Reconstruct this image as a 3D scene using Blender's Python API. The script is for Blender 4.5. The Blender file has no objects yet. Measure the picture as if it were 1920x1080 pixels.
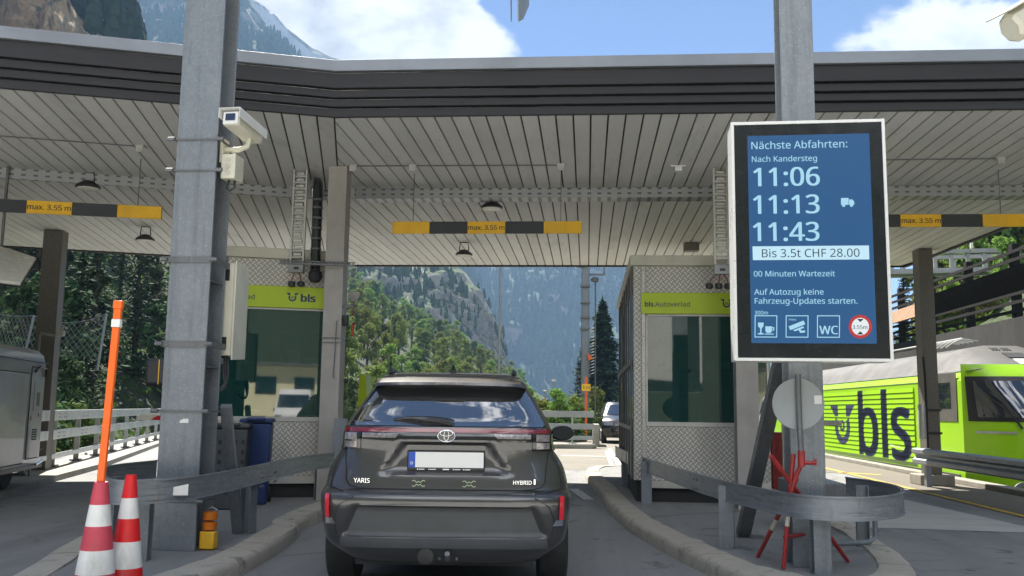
import bpy, bmesh, math, random
from mathutils import Vector, Matrix, noise
random.seed(11)
scene = bpy.context.scene
COL = scene.collection
R_ = math.radians

# ------------------------------------------------------------------ camera
FPX, CZ = 1750.0, 1.3
_yc = Vector((140, -230, FPX)).normalized()
_zc = Vector((183, 13300, FPX)); _zc = (_zc - _yc * _zc.dot(_yc)).normalized()
_xc = _yc.cross(_zc)
if _xc.x < 0: _xc = -_xc
cam_data = bpy.data.cameras.new('camera'); cam = bpy.data.objects.new('camera', cam_data); COL.objects.link(cam)
cam_data.sensor_width = 36; cam_data.lens = 36 * FPX / 1920; cam_data.clip_start = 0.05; cam_data.clip_end = 20000
_r = Vector((_xc.x, _yc.x, _zc.x)); _u = Vector((_xc.y, _yc.y, _zc.y)); _f = Vector((_xc.z, _yc.z, _zc.z))
cam.matrix_world = Matrix(((_r.x, _u.x, -_f.x, 0), (_r.y, _u.y, -_f.y, 0), (_r.z, _u.z, -_f.z, CZ), (0, 0, 0, 1)))
scene.camera = cam

def ray(px, py):
    a, b = px - 960, 540 - py
    return _r * a + _u * b + _f * FPX
def at(px, py, y=None, z=None, x=None):
    d = ray(px, py)
    t = y / d.y if y is not None else ((z - CZ) / d.z if z is not None else x / d.x)
    return Vector((0, 0, CZ)) + d * t

# ------------------------------------------------------------------ render settings, world, sun
scene.render.engine = 'CYCLES'
scene.cycles.use_denoising = True
try: scene.cycles.denoiser = 'OPENIMAGEDENOISE'
except Exception: pass
scene.cycles.max_bounces = 8; scene.cycles.transparent_max_bounces = 12
scene.cycles.volume_bounces = 0
scene.view_settings.view_transform = 'Standard'; scene.view_settings.look = 'None'
scene.view_settings.exposure = 2.42; scene.view_settings.gamma = 1.0

SUN_AZ, SUN_EL = R_(24), R_(50)          # azimuth to the left of the lane direction
world = bpy.data.worlds.new('World'); scene.world = world; world.use_nodes = True
wn, wl = world.node_tree.nodes, world.node_tree.links
wn.clear()
w_out = wn.new('ShaderNodeOutputWorld')
sky = wn.new('ShaderNodeTexSky'); sky.sky_type = 'NISHITA'; sky.sun_disc = False
sky.sun_elevation = SUN_EL; sky.sun_rotation = -SUN_AZ; sky.altitude = 2000; sky.air_density = 0.42; sky.dust_density = 0.05; sky.ozone_density = 2.5
bg = wn.new('ShaderNodeBackground'); bg.inputs['Strength'].default_value = 0.05
wl.new(sky.outputs['Color'], bg.inputs['Color'])
tcw = wn.new('ShaderNodeTexCoord')
def wmath(op, a, b=None, clamp=False):
    n = wn.new('ShaderNodeMath'); n.operation = op; n.use_clamp = clamp
    for i, v in enumerate((a, b)):
        if v is None: continue
        if isinstance(v, (int, float)): n.inputs[i].default_value = v
        else: wl.new(v, n.inputs[i])
    return n.outputs[0]
def blob(px, py, rad_px, amp):
    d = ray(px, py).normalized()
    n = wn.new('ShaderNodeVectorMath'); n.operation = 'DISTANCE'
    wl.new(tcw.outputs['Generated'], n.inputs[0]); n.inputs[1].default_value = d
    mr = wn.new('ShaderNodeMapRange'); mr.interpolation_type = 'SMOOTHSTEP'
    wl.new(n.outputs['Value'], mr.inputs['Value'])
    mr.inputs['From Min'].default_value = 0.0; mr.inputs['From Max'].default_value = rad_px / FPX
    mr.inputs['To Min'].default_value = amp; mr.inputs['To Max'].default_value = 0.0
    return mr.outputs['Result']
def wnoise(scale, detail, rough, off=(0, 0, 0)):
    mp = wn.new('ShaderNodeMapping'); mp.inputs['Location'].default_value = off; mp.inputs['Scale'].default_value = (1, 1, 1.7)
    wl.new(tcw.outputs['Generated'], mp.inputs['Vector'])
    n = wn.new('ShaderNodeTexNoise'); n.inputs['Scale'].default_value = scale; n.inputs['Detail'].default_value = detail; n.inputs['Roughness'].default_value = rough
    wl.new(mp.outputs['Vector'], n.inputs['Vector']); return n.outputs['Fac']
nz1 = wnoise(7.5, 10, 0.62, (0.3, 0.1, 0.0)); nz2 = wnoise(2.2, 6, 0.55, (3.1, 1.0, 0.4))
acc = wmath('MULTIPLY', wmath('SUBTRACT', nz1, 0.5), 2.6)
acc = wmath('ADD', acc, wmath('MULTIPLY', wmath('SUBTRACT', nz2, 0.53), 1.6))
for b in ((560, -20, 260, .85), (700, 30, 270, .95), (820, 70, 210, .8), (940, 110, 110, .55), (640, 150, 300, .7), (1130, -10, 330, -.75), (1290, 60, 330, -.85),
          (1430, -20, 260, -.7), (1760, 140, 260, .58), (1880, 70, 200, .30), (1930, 150, 220, .38), (1620, 130, 200, .55), (1530, 125, 130, .4), (1068, 105, 55, .75), (1010, 55, 45, .3), (1330, -300, 500, -.4)):
    acc = wmath('ADD', acc, blob(*b))
for dv, rad, amp in (((.1, -.75, .65), 1.0, .62), ((-.6, -.1, .8), .6, .4), ((.75, .1, .65), .6, .25), ((0, .02, 1), .5, .3)):   # unseen broken cloud added behind and overhead, for fill light and window reflections
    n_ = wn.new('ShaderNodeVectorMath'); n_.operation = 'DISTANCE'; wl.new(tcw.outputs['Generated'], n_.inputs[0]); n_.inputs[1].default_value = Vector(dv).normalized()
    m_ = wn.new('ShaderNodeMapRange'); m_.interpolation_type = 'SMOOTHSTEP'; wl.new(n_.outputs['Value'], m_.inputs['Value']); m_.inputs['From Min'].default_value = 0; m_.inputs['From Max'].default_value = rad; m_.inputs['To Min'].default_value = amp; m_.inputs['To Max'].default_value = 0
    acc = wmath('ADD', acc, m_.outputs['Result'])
mrc = wn.new('ShaderNodeMapRange'); mrc.interpolation_type = 'SMOOTHSTEP'; wl.new(acc, mrc.inputs['Value'])
mrc.inputs['From Min'].default_value = 0.2; mrc.inputs['From Max'].default_value = 0.58
crm = wn.new('ShaderNodeMapRange'); wl.new(wnoise(9, 8, .6, (1.3, .7, .2)), crm.inputs['Value'])
crm.inputs['From Min'].default_value = .33; crm.inputs['From Max'].default_value = .60; crm.inputs['To Min'].default_value = 0.42; crm.inputs['To Max'].default_value = 1.0
cc = wn.new('ShaderNodeCombineColor'); wl.new(crm.outputs[0], cc.inputs[0]); wl.new(crm.outputs[0], cc.inputs[1]); wl.new(wmath('MULTIPLY', crm.outputs[0], 1.02), cc.inputs[2])
bgc = wn.new('ShaderNodeBackground'); wl.new(cc.outputs[0], bgc.inputs['Color']); # clouds opposite the sun are raised in strength to add fill light in the shade
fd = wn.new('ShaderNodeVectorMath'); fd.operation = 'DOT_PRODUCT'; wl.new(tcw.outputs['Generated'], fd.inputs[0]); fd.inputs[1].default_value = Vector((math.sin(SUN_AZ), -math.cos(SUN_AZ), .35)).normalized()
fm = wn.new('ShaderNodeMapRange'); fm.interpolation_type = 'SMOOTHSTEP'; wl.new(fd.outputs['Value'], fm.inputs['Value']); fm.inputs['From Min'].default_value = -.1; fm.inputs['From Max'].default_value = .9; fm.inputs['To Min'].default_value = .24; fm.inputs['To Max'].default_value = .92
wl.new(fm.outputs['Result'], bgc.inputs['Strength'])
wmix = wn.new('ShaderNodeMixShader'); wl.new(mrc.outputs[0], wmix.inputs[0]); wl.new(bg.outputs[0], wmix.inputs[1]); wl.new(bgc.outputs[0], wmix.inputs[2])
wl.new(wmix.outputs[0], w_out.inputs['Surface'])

sun_d = bpy.data.lights.new('sun', 'SUN'); sun_d.energy = 3.3; sun_d.angle = R_(0.53); sun_d.color = (1.0, 0.95, 0.86)
sun = bpy.data.objects.new('sun', sun_d); COL.objects.link(sun)
_sd = Vector((-math.sin(SUN_AZ) * math.cos(SUN_EL), math.cos(SUN_AZ) * math.cos(SUN_EL), math.sin(SUN_EL)))
sun.rotation_euler = _sd.to_track_quat('Z', 'Y').to_euler(); sun.location = _sd * 60

# ------------------------------------------------------------------ mesh helpers
INV = {}
class MB:
    def __init__(s): s.v, s.f, s.m = [], [], []
    def add(s, vs, fs, m=0):
        o = len(s.v); s.v += [Vector(p) for p in vs]
        for f in fs: s.f.append([i + o for i in f]); s.m.append(m)
        return s
    def box(s, c, d, rot=None, m=0):
        c = Vector(c); h = [x / 2 for x in d]
        vs = [Vector((sx * h[0], sy * h[1], sz * h[2])) for sx in (-1, 1) for sy in (-1, 1) for sz in (-1, 1)]
        if rot is not None:
            M = Matrix.Rotation(rot, 3, 'Z') if isinstance(rot, (int, float)) else rot
            vs = [M @ p for p in vs]
        return s.add([p + c for p in vs], [(0, 1, 3, 2), (4, 6, 7, 5), (0, 4, 5, 1), (2, 3, 7, 6), (0, 2, 6, 4), (1, 5, 7, 3)], m)
    def span(s, a, b, m=0):
        a, b = Vector(a), Vector(b)
        return s.box((a + b) / 2, [abs(b[i] - a[i]) for i in range(3)], None, m)
    def prism(s, poly, z0, z1, m=0):
        n = len(poly)
        if sum(poly[i][0] * poly[(i + 1) % n][1] - poly[(i + 1) % n][0] * poly[i][1] for i in range(n)) < 0: poly = poly[::-1]
        vs = [(p[0], p[1], z0) for p in poly] + [(p[0], p[1], z1) for p in poly]
        return s.add(vs, [tuple(range(n))[::-1], tuple(range(n, 2 * n))] + [(i, (i + 1) % n, n + (i + 1) % n, n + i) for i in range(n)], m)
    def plate(s, poly3, thick, m=0):           # planar 3-D polygon given thickness along its normal (backwards)
        P = [Vector(p) for p in poly3]; n = len(P)
        nn = Vector((0, 0, 0))
        for i in range(n): nn += P[i].cross(P[(i + 1) % n])
        nn.normalize(); Q = [p - nn * thick for p in P]
        return s.add(P + Q, [tuple(range(n)), tuple(range(2 * n - 1, n - 1, -1))] + [((i + 1) % n, i, n + i, n + (i + 1) % n) for i in range(n)], m)
    def bar(s, p, q, w, h, up=(0, 0, 1), m=0):
        p, q = Vector(p), Vector(q); d = (q - p).normalized(); up = Vector(up)
        if abs(d.dot(up)) > .99: up = Vector((0, 1, 0))
        sx = d.cross(up).normalized(); sz = sx.cross(d)
        vs = [e + sx * (a * w / 2) + sz * (b * h / 2) for e in (p, q) for a, b in ((-1, -1), (1, -1), (1, 1), (-1, 1))]
        return s.add(vs, [(3, 2, 1, 0), (4, 5, 6, 7), (0, 1, 5, 4), (1, 2, 6, 5), (2, 3, 7, 6), (3, 0, 4, 7)], m)
    def tube(s, pts, r, n=8, m=0):
        pts = [Vector(p) for p in pts]; rs = r if isinstance(r, (list, tuple)) else [r] * len(pts)
        ref = None; vs = []
        for i, p in enumerate(pts):
            d = (pts[min(i + 1, len(pts) - 1)] - pts[max(i - 1, 0)]).normalized()
            if ref is None: ref = Vector((0, 0, 1)) if abs(d.z) < .9 else Vector((1, 0, 0))
            a = d.cross(ref).normalized(); b = a.cross(d).normalized(); ref = b
            vs += [p + a * (math.cos(k * 2 * math.pi / n) * rs[i]) + b * (math.sin(k * 2 * math.pi / n) * rs[i]) for k in range(n)]
        fs = [tuple(range(n))[::-1], tuple(range((len(pts) - 1) * n, len(pts) * n))]
        for i in range(len(pts) - 1):
            fs += [(i * n + k, i * n + (k + 1) % n, (i + 1) * n + (k + 1) % n, (i + 1) * n + k) for k in range(n)]
        return s.add(vs, fs, m)
    def lathe(s, prof, c=(0, 0, 0), n=24, axis=None, m=0):
        M = Matrix.Identity(3) if axis is None else Vector((0, 0, 1)).rotation_difference(Vector(axis)).to_matrix()
        c = Vector(c); vs = []
        for r, z in prof: vs += [c + M @ Vector((r * math.cos(2 * math.pi * k / n), r * math.sin(2 * math.pi * k / n), z)) for k in range(n)]
        fs = [tuple(range(n))[::-1], tuple(range((len(prof) - 1) * n, len(prof) * n))]
        for i in range(len(prof) - 1):
            fs += [(i * n + k, i * n + (k + 1) % n, (i + 1) * n + (k + 1) % n, (i + 1) * n + k) for k in range(n)]
        return s.add(vs, fs, m)
    def grid(s, rows, m=0, flip=False):
        nr, nc = len(rows), len(rows[0]); vs = [p for r in rows for p in r]
        fs = [(i * nc + j, i * nc + j + 1, (i + 1) * nc + j + 1, (i + 1) * nc + j) for i in range(nr - 1) for j in range(nc - 1)]
        if flip: fs = [f[::-1] for f in fs]
        return s.add(vs, fs, m)
    def ribbon(s, pts, z0, z1, t, m=0):        # upright strip of thickness t along a plan path
        P = [Vector((p[0], p[1], 0)) for p in pts]; rows = []
        for i, p in enumerate(P):
            d = (P[min(i + 1, len(P) - 1)] - P[max(i - 1, 0)]).normalized(); nn = Vector((d.y, -d.x, 0)) * t / 2
            a, b = p + nn, p - nn
            rows.append([Vector((a.x, a.y, z0)), Vector((a.x, a.y, z1)), Vector((b.x, b.y, z1)), Vector((b.x, b.y, z0)), Vector((a.x, a.y, z0))])
        s.grid(rows, m)
        n = len(s.v); L = len(rows)
        s.f.append([n - 5 * L + k for k in range(4)]); s.m.append(m)
        s.f.append([n - 5 + k for k in (3, 2, 1, 0)]); s.m.append(m)
        return s
    def build(s, name, mats, root=None, bev=0, ang=32, flat=False, local=False):
        me = bpy.data.meshes.new(name)
        inv = INV.get(root.name) if (root is not None and not local) else None
        me.from_pydata([(inv @ p if inv is not None else p) for p in s.v], [], s.f)
        for m_ in (mats if isinstance(mats, (list, tuple)) else [mats]): me.materials.append(m_)
        me.polygons.foreach_set('material_index', s.m)
        if not flat:
            me.polygons.foreach_set('use_smooth', [True] * len(s.f))
            try: me.set_sharp_from_angle(angle=R_(ang))
            except Exception: pass
        me.update()
        o = bpy.data.objects.new(name, me); COL.objects.link(o)
        if root is not None:
            o.parent = root
            if root.name in INV: INV[o.name] = INV[root.name]
        if bev:
            b = o.modifiers.new('bevel', 'BEVEL'); b.width = bev; b.segments = 2; b.limit_method = 'ANGLE'; b.angle_limit = R_(40)
        return o

def tag(o, label=None, cat=None, group=None, kind=None):
    if label: o['label'] = label
    if cat: o['category'] = cat
    if group: o['group'] = group
    if kind: o['kind'] = kind
    return o
def thing(name, label, cat, loc=(0, 0, 0), rz=0.0, group=None):
    o = bpy.data.objects.new(name, None); COL.objects.link(o)
    o.empty_display_size = .1; o.location = loc; o.rotation_euler = (0, 0, rz)
    INV[o.name] = (Matrix.Translation(Vector(loc)) @ Matrix.Rotation(rz, 4, 'Z')).inverted()
    return tag(o, label, cat, group)
def struct(mb, name, mats, **k):
    return tag(mb.build(name, mats, **k), kind='structure')
def copy_tree(o, loc=None, rz=None, sc=None, label=None, group=None, parent=None):
    c = o.copy(); COL.objects.link(c)
    if parent is not None: c.parent = parent
    if loc is not None: c.location = loc
    if rz is not None: c.rotation_euler = (0, 0, rz)
    if sc is not None: c.scale = sc if isinstance(sc, tuple) else (sc, sc, sc)
    if label: c['label'] = label
    if group: c['group'] = group
    for ch in [x for x in o.children]: copy_tree(ch, parent=c)
    return c

# ------------------------------------------------------------------ materials
class NT:
    def __init__(s, name):
        s.mat = bpy.data.materials.new(name); s.mat.use_nodes = True
        s.n, s.l = s.mat.node_tree.nodes, s.mat.node_tree.links
        s.p = s.n['Principled BSDF']; s.tc = s.n.new('ShaderNodeTexCoord')
    def set(s, sock, v):
        if hasattr(v, 'is_output') or isinstance(v, bpy.types.NodeSocket): s.l.new(v, sock)
        elif isinstance(v, (tuple, list)) and len(v) == 3 and sock.type == 'RGBA': sock.default_value = (*v, 1)
        else: sock.default_value = v
    def obj(s, scale=(1, 1, 1), rot=(0, 0, 0), loc=(0, 0, 0)):
        m = s.n.new('ShaderNodeMapping'); m.inputs['Scale'].default_value = scale; m.inputs['Rotation'].default_value = rot; m.inputs['Location'].default_value = loc
        s.l.new(s.tc.outputs['Object'], m.inputs['Vector']); return m.outputs[0]
    def noise(s, scale, detail=4, rough=.55, vec=None, dist=0):
        n = s.n.new('ShaderNodeTexNoise'); s.l.new(vec if vec is not None else s.tc.outputs['Object'], n.inputs['Vector'])
        n.inputs['Scale'].default_value = scale; n.inputs['Detail'].default_value = detail; n.inputs['Roughness'].default_value = rough; n.inputs['Distortion'].default_value = dist
        return n.outputs['Fac']
    def voro(s, scale, feature='F1', out='Distance', vec=None):
        n = s.n.new('ShaderNodeTexVoronoi'); n.feature = feature; s.l.new(vec if vec is not None else s.tc.outputs['Object'], n.inputs['Vector']); n.inputs['Scale'].default_value = scale
        return n.outputs[out]
    def math(s, op, a, b=0.0, clamp=False):
        n = s.n.new('ShaderNodeMath'); n.operation = op; n.use_clamp = clamp; s.set(n.inputs[0], a); s.set(n.inputs[1], b); return n.outputs[0]
    def ramp(s, fac, stops):
        n = s.n.new('ShaderNodeValToRGB'); s.l.new(fac, n.inputs[0]); e = n.color_ramp.elements
        while len(e) < len(stops): e.new(.5)
        for k, (p, c) in enumerate(stops):
            e[k].position = p; e[k].color = (c, c, c, 1) if isinstance(c, (int, float)) else (*c, 1)
        return n.outputs['Color']
    def mix(s, fac, a, b, mode='MIX'):
        n = s.n.new('ShaderNodeMix'); n.data_type = 'RGBA'; n.blend_type = mode
        s.set(n.inputs[0], fac); s.set(n.inputs[6], a); s.set(n.inputs[7], b); return n.outputs[2]
    def island(s):
        return s.n.new('ShaderNodeNewGeometry').outputs['Random Per Island']
    def sep(s, vec=None):
        n = s.n.new('ShaderNodeSeparateXYZ'); s.l.new(vec if vec is not None else s.tc.outputs['Object'], n.inputs[0]); return n.outputs
    def bump(s, h, strength=.3, dist=.01):
        n = s.n.new('ShaderNodeBump'); n.inputs['Strength'].default_value = strength; n.inputs['Distance'].default_value = dist
        s.l.new(h, n.inputs['Height']); s.l.new(n.outputs[0], s.p.inputs['Normal'])
    def base(s, c): s.set(s.p.inputs['Base Color'], c)
    def rough(s, c): s.set(s.p.inputs['Roughness'], c)
    def metal(s, c): s.set(s.p.inputs['Metallic'], c)

def plain(name, col, rough=.5, metal=0.0, var=.18, scale=6, bump=0.0, coat=0.0, spec=.5, dirt=0.0):
    t = NT(name)
    f = t.noise(scale, 5, .6)
    c = t.mix(t.math('MULTIPLY', t.ramp(f, [(.3, 0.0), (.7, 1.0)]), 1.0), tuple(x * (1 - var) for x in col), tuple(min(1, x * (1 + var)) for x in col))
    if dirt:
        d = t.ramp(t.noise(scale * .35, 8, .7, t.obj((1, 1, .35))), [(.48, 0.0), (.72, dirt)])
        c = t.mix(d, c, (.09, .08, .07))
    t.base(c); t.metal(metal)
    t.rough(t.math('ADD', t.math('MULTIPLY', t.noise(scale * 2.3, 3), .2), rough - .1))
    t.p.inputs['Coat Weight'].default_value = coat; t.p.inputs['Specular IOR Level'].default_value = spec
    if bump: t.bump(t.noise(scale * 6, 4), bump, .01)
    return t.mat
def emit(name, col, strength):
    t = NT(name); t.base((.02, .02, .02)); t.p.inputs['Emission Color'].default_value = (*col, 1); t.p.inputs['Emission Strength'].default_value = strength; t.rough(.25); t.p.inputs['Specular IOR Level'].default_value = .2
    return t.mat

M = {}
def galv(name, a, b, rough=.42):
    t = NT(name)
    sp = t.voro(45, out='Color'); g = t.mix(.5, t.ramp(t.noise(2.5, 6, .65), [(.3, 0.0), (.7, 1.0)]), sp)
    c = t.mix(t.math('ADD', t.math('MULTIPLY', t.noise(26, 3), .45), t.math('MULTIPLY', t.noise(2.2, 7, .7), .55)), a, b)
    flecks = t.ramp(t.voro(38), [(.02, 1.0), (.2, 0.0)])
    c = t.mix(t.math('MULTIPLY', flecks, .6), c, (.62, .64, .66))
    drip = t.ramp(t.noise(1.0, 8, .7, t.obj((9, 9, .5))), [(.52, 0.0), (.75, .55)])
    c = t.mix(drip, c, tuple(x * .55 for x in a))
    c = t.mix(t.ramp(t.noise(1.5, 9, .8, t.obj((7, 7, .7), loc=(3, 1, 2))), [(.60, 0.0), (.74, .55)]), c, (.17, .11, .07))
    t.base(c); t.metal(.35); t.rough(t.math('ADD', t.math('MULTIPLY', t.noise(14, 4), .3), rough - .1)); t.bump(t.noise(55, 3), .15, .004)
    return t.mat
M['galv'] = galv('galvanised_steel', (.11, .128, .146), (.31, .335, .36))
M['galv_dark'] = galv('weathered_steel', (.10, .105, .11), (.2, .205, .21))
M['rail_white'] = plain('aluminium_rail', (.50, .52, .52), .38, .25, .1, 5, dirt=.3)
M['post_brown'] = plain('brown_steel', (.13, .118, .10), .5, .1, .2, 30, .1)
M['col_grey'] = plain('grey_column_paint', (.34, .32, .295), .5, 0, .12, 3, .05, dirt=.25)
M['beige'] = plain('beige_enamel', (.62, .60, .49), .45, 0, .08, 4, dirt=.25)
M['beige_trim'] = plain('beige_trim', (.52, .50, .41), .45, .1, .1, 4, dirt=.3)
M['alu'] = plain('aluminium_trim', (.48, .47, .44), .4, .4, .12, 9)
M['black'] = plain('black_plastic', (.018, .018, .02), .42, 0, .25, 8)
M['rubber'] = plain('rubber', (.022, .022, .023), .75, 0, .25, 14, .3)
M['dark'] = plain('dark_void', (.012, .013, .014), .7, 0, .2, 5)
M['white'] = plain('white_sticker', (.75, .75, .73), .5, 0, .06, 8, dirt=.2)
M['yellow'] = plain('yellow_panel', (.84, .47, .012), .45, 0, .08, 5, dirt=.25)
M['blackpanel'] = plain('black_panel', (.03, .033, .037), .45, 0, .15, 4)
M['ink'] = plain('dark_ink', (.018, .02, .025), .5, 0, .1, 8)
M['logo_ink'] = plain('logo_ink', (.022, .026, .085), .45, 0, .1, 8)
M['lime'] = plain('lime_sign', (.42, .55, .008), .4, 0, .04, 3)
M['orange'] = plain('orange_plastic', (.85, .14, .012), .4, 0, .1, 5)
M['amber'] = plain('amber_lens', (.60, .16, .01), .2, 0, .12, 9)
M['redwhite_red'] = plain('cone_red', (.66, .012, .014), .42, 0, .12, 9, dirt=.4)
M['cone_faded'] = plain('cone_faded_red', (.52, .055, .085), .5, 0, .14, 8, dirt=.4)
M['cone_white'] = plain('cone_white', (.72, .72, .70), .45, 0, .08, 9, dirt=.5)
M['red_paint'] = plain('red_paint', (.34, .022, .022), .42, 0, .25, 14, dirt=.35)
M['cream_paint'] = plain('worn_white_paint', (.62, .58, .47), .5, 0, .15, 16, dirt=.4)
M['blue_bin'] = plain('blue_bin', (.012, .035, .13), .45, 0, .12, 5)
M['grey_bin'] = plain('dark_bin', (.05, .055, .06), .5, 0, .15, 5)
M['screen_black'] = plain('display_bezel', (.012, .014, .016), .16, 0, .1, 4)
M['board_frame'] = plain('display_frame', (.70, .70, .68), .3, .25, .06, 3)
M['screen'] = emit('display_blue', (.010, .095, .26), .17)
M['screen_text'] = emit('display_text', (.40, .72, .90), .175)
M['screen_bar'] = emit('display_bar', (.50, .74, .86), .20)
M['screen_dark'] = emit('display_dark', (.01, .03, .07), .1)
M['screen_red'] = emit('display_red', (.62, .03, .03), .15)
M['screen_white'] = emit('display_white', (.75, .82, .85), .19)
M['lamp_lens'] = plain('lamp_lens', (.72, .70, .64), .25, 0, .05, 5)
M['camper'] = plain('camper_grey_paint', (.50, .475, .44), .4, .0, .07, 2, coat=.4, dirt=.2)
M['conc'] = plain('pale_concrete', (.26, .24, .20), .85, 0, .18, 3, .35, dirt=.35)
M['conc_dark'] = plain('dark_concrete', (.022, .022, .020), .9, 0, .3, 1.2, .4, dirt=.5)
M['timber_dark'] = plain('dark_timber', (.035, .03, .026), .75, 0, .3, 6, .3)
M['timber_dark_shaded'] = plain('dark_shaded_timber', (.012, .011, .010), .85, 0, .3, 6, .3, spec=.2)  # near-black colour carries the shade on the stair roof's dark run
M['timber_orange_lit'] = plain('sunlit_orange_timber', (.24, .105, .025), .6, 0, .3, 6, .2)  # same roof, with the sun on its lower end put into the colour
M['bridge'] = plain('grey_bridge_steel', (.30, .31, .31), .5, .2, .15, 3)
M['chrome'] = plain('chrome', (.75, .76, .78), .12, 1.0, .04, 5)
M['sticker_green'] = plain('pale_green_sticker', (.5, .58, .36), .5, 0, .1, 8)
M['sign_back'] = plain('sign_back_aluminium', (.30, .325, .335), .5, .1, .07, 4, dirt=.2)
M['cable'] = plain('cable_red', (.20, .035, .03), .5, 0, .2, 9)
M['trunk'] = plain('bark', (.075, .055, .04), .9, 0, .35, 9, .6)

def asphalt():
    t = NT('asphalt')
    c = t.mix(t.noise(.55, 6, .65), (.12, .123, .125), (.205, .206, .203))
    c = t.mix(t.ramp(t.noise(160, 2), [(.45, 0.0), (.75, 1.0)]), c, (.30, .298, .29))
    c = t.mix(t.ramp(t.noise(1.0, 5, .6, t.obj((1.6, .22, 1))), [(.5, 0.0), (.72, .55)]), c, (.08, .081, .082))
    c = t.mix(t.ramp(t.noise(.9, 8, .72, t.obj((3.2, .10, 1), loc=(4, 0, 0))), [(.46, 0.0), (.66, .5)]), c, (.235, .233, .226))
    c = t.mix(t.ramp(t.noise(1.7, 6, .7, t.obj(loc=(7, 3, 0)), .8), [(.60, 0.0), (.68, .7)]), c, (.055, .055, .056))
    c = t.mix(t.ramp(t.voro(2.3, vec=t.obj(loc=(1, 5, 0))), [(.05, .75), (.13, 0.0)]), c, (.045, .045, .046))
    c = t.mix(t.ramp(t.voro(26, vec=t.obj(loc=(3, 2, 0))), [(.03, .8), (.07, 0.0)]), c, (.34, .33, .30))
    cr = t.ramp(t.voro(.42, 'DISTANCE_TO_EDGE', vec=t.mix(.3, t.obj(), t.noise(1.3, 6, .7))), [(.0, 1.0), (.012, 0.0)])
    c = t.mix(t.math('MULTIPLY', t.math('MULTIPLY', cr, t.ramp(t.noise(.5, 4, .6, t.obj(loc=(9, 0, 0))), [(.5, 0.0), (.62, 1.0)])), .5), c, (.03, .03, .03))
    t.base(c); t.rough(.88); t.bump(t.noise(210, 3), .5, .006); return t.mat
M['asphalt'] = asphalt()
def rail_galv():
    t = NT('scuffed_galvanised_rail'); n = t.noise(2.2, 7, .7)
    c = t.mix(t.math('ADD', t.math('MULTIPLY', t.noise(24, 3), .4), t.math('MULTIPLY', n, .6)), (.13, .15, .165), (.37, .39, .41))
    c = t.mix(t.ramp(t.noise(1.6, 9, .8, t.obj((1.2, 1.2, 22))), [(.53, 0.0), (.62, .7)]), c, (.10, .105, .11))
    c = t.mix(t.ramp(t.noise(2.0, 9, .8, t.obj((1, 1, 40), loc=(2, 0, 0))), [(.58, 0.0), (.64, .7)]), c, (.58, .59, .6))
    c = t.mix(t.ramp(t.noise(1.3, 8, .75, t.obj((5, 5, 1), loc=(5, 1, 0))), [(.60, 0.0), (.72, .6)]), c, (.15, .085, .045))
    t.base(c); t.metal(.3); t.rough(t.math('ADD', t.math('MULTIPLY', t.noise(14, 4), .3), .3)); t.bump(t.noise(30, 4), .25, .005); return t.mat
M['rail_galv'] = rail_galv()
def platform_mat():
    t = NT('platform_asphalt')
    c = t.mix(t.noise(.8, 6, .65), (.10, .085, .062), (.16, .138, .105)); c = t.mix(t.ramp(t.noise(120, 2), [(.45, 0.0), (.8, .7)]), c, (.22, .2, .17))
    t.base(c); t.rough(.9); t.bump(t.noise(150, 3), .4, .006); return t.mat
M['platform'] = platform_mat()
def pad():
    t = NT('concrete_pad')
    c = t.mix(t.noise(1.2, 7, .65), (.32, .315, .30), (.46, .45, .42)); c = t.mix(t.ramp(t.noise(1, 5, .6, t.obj((.5, 4, 1))), [(.5, 0.0), (.8, .5)]), c, (.2, .19, .18))
    t.base(c); t.rough(.85); t.bump(t.noise(90, 3), .3, .004); return t.mat
M['pad'] = pad()
M['bounce_yard'] = plain('unseen_bounce_ground', (.62, .61, .57), .9, 0, .15, 1.5, .3)  # unseen ground, made very pale to bounce sun onto ceiling, fascia and posts
M['pale_road'] = plain('pale_road_concrete', (.15, .132, .10), .85, 0, .2, 1.5, .3, dirt=.3)
def kerb_mat():
    t = NT('kerb_concrete')
    c = t.mix(t.noise(2.2, 8, .7), (.27, .245, .20), (.46, .43, .365)); c = t.mix(t.ramp(t.noise(70, 3), [(.5, 0.0), (.75, .7)]), c, (.42, .4, .35))
    c = t.mix(t.ramp(t.noise(3.2, 8, .75, dist=.6), [(.55, 0.0), (.68, .75)]), c, (.075, .07, .06))
    t.base(c); t.rough(.92); t.bump(t.math('ADD', t.noise(60, 4), t.noise(6, 6)), .6, .012); return t.mat
M['kerb'] = kerb_mat()
def line_mat(name, col):
    t = NT(name); wear = t.ramp(t.noise(14, 8, .75), [(.42, 0.0), (.62, .75)])
    t.base(t.mix(wear, col, (.09, .088, .085))); t.rough(.75); t.bump(t.noise(150, 2), .3, .003); return t.mat
M['line_white'] = line_mat('road_paint_white', (.62, .61, .57)); M['line_yellow'] = line_mat('road_paint_yellow', (.66, .42, .03))
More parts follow.
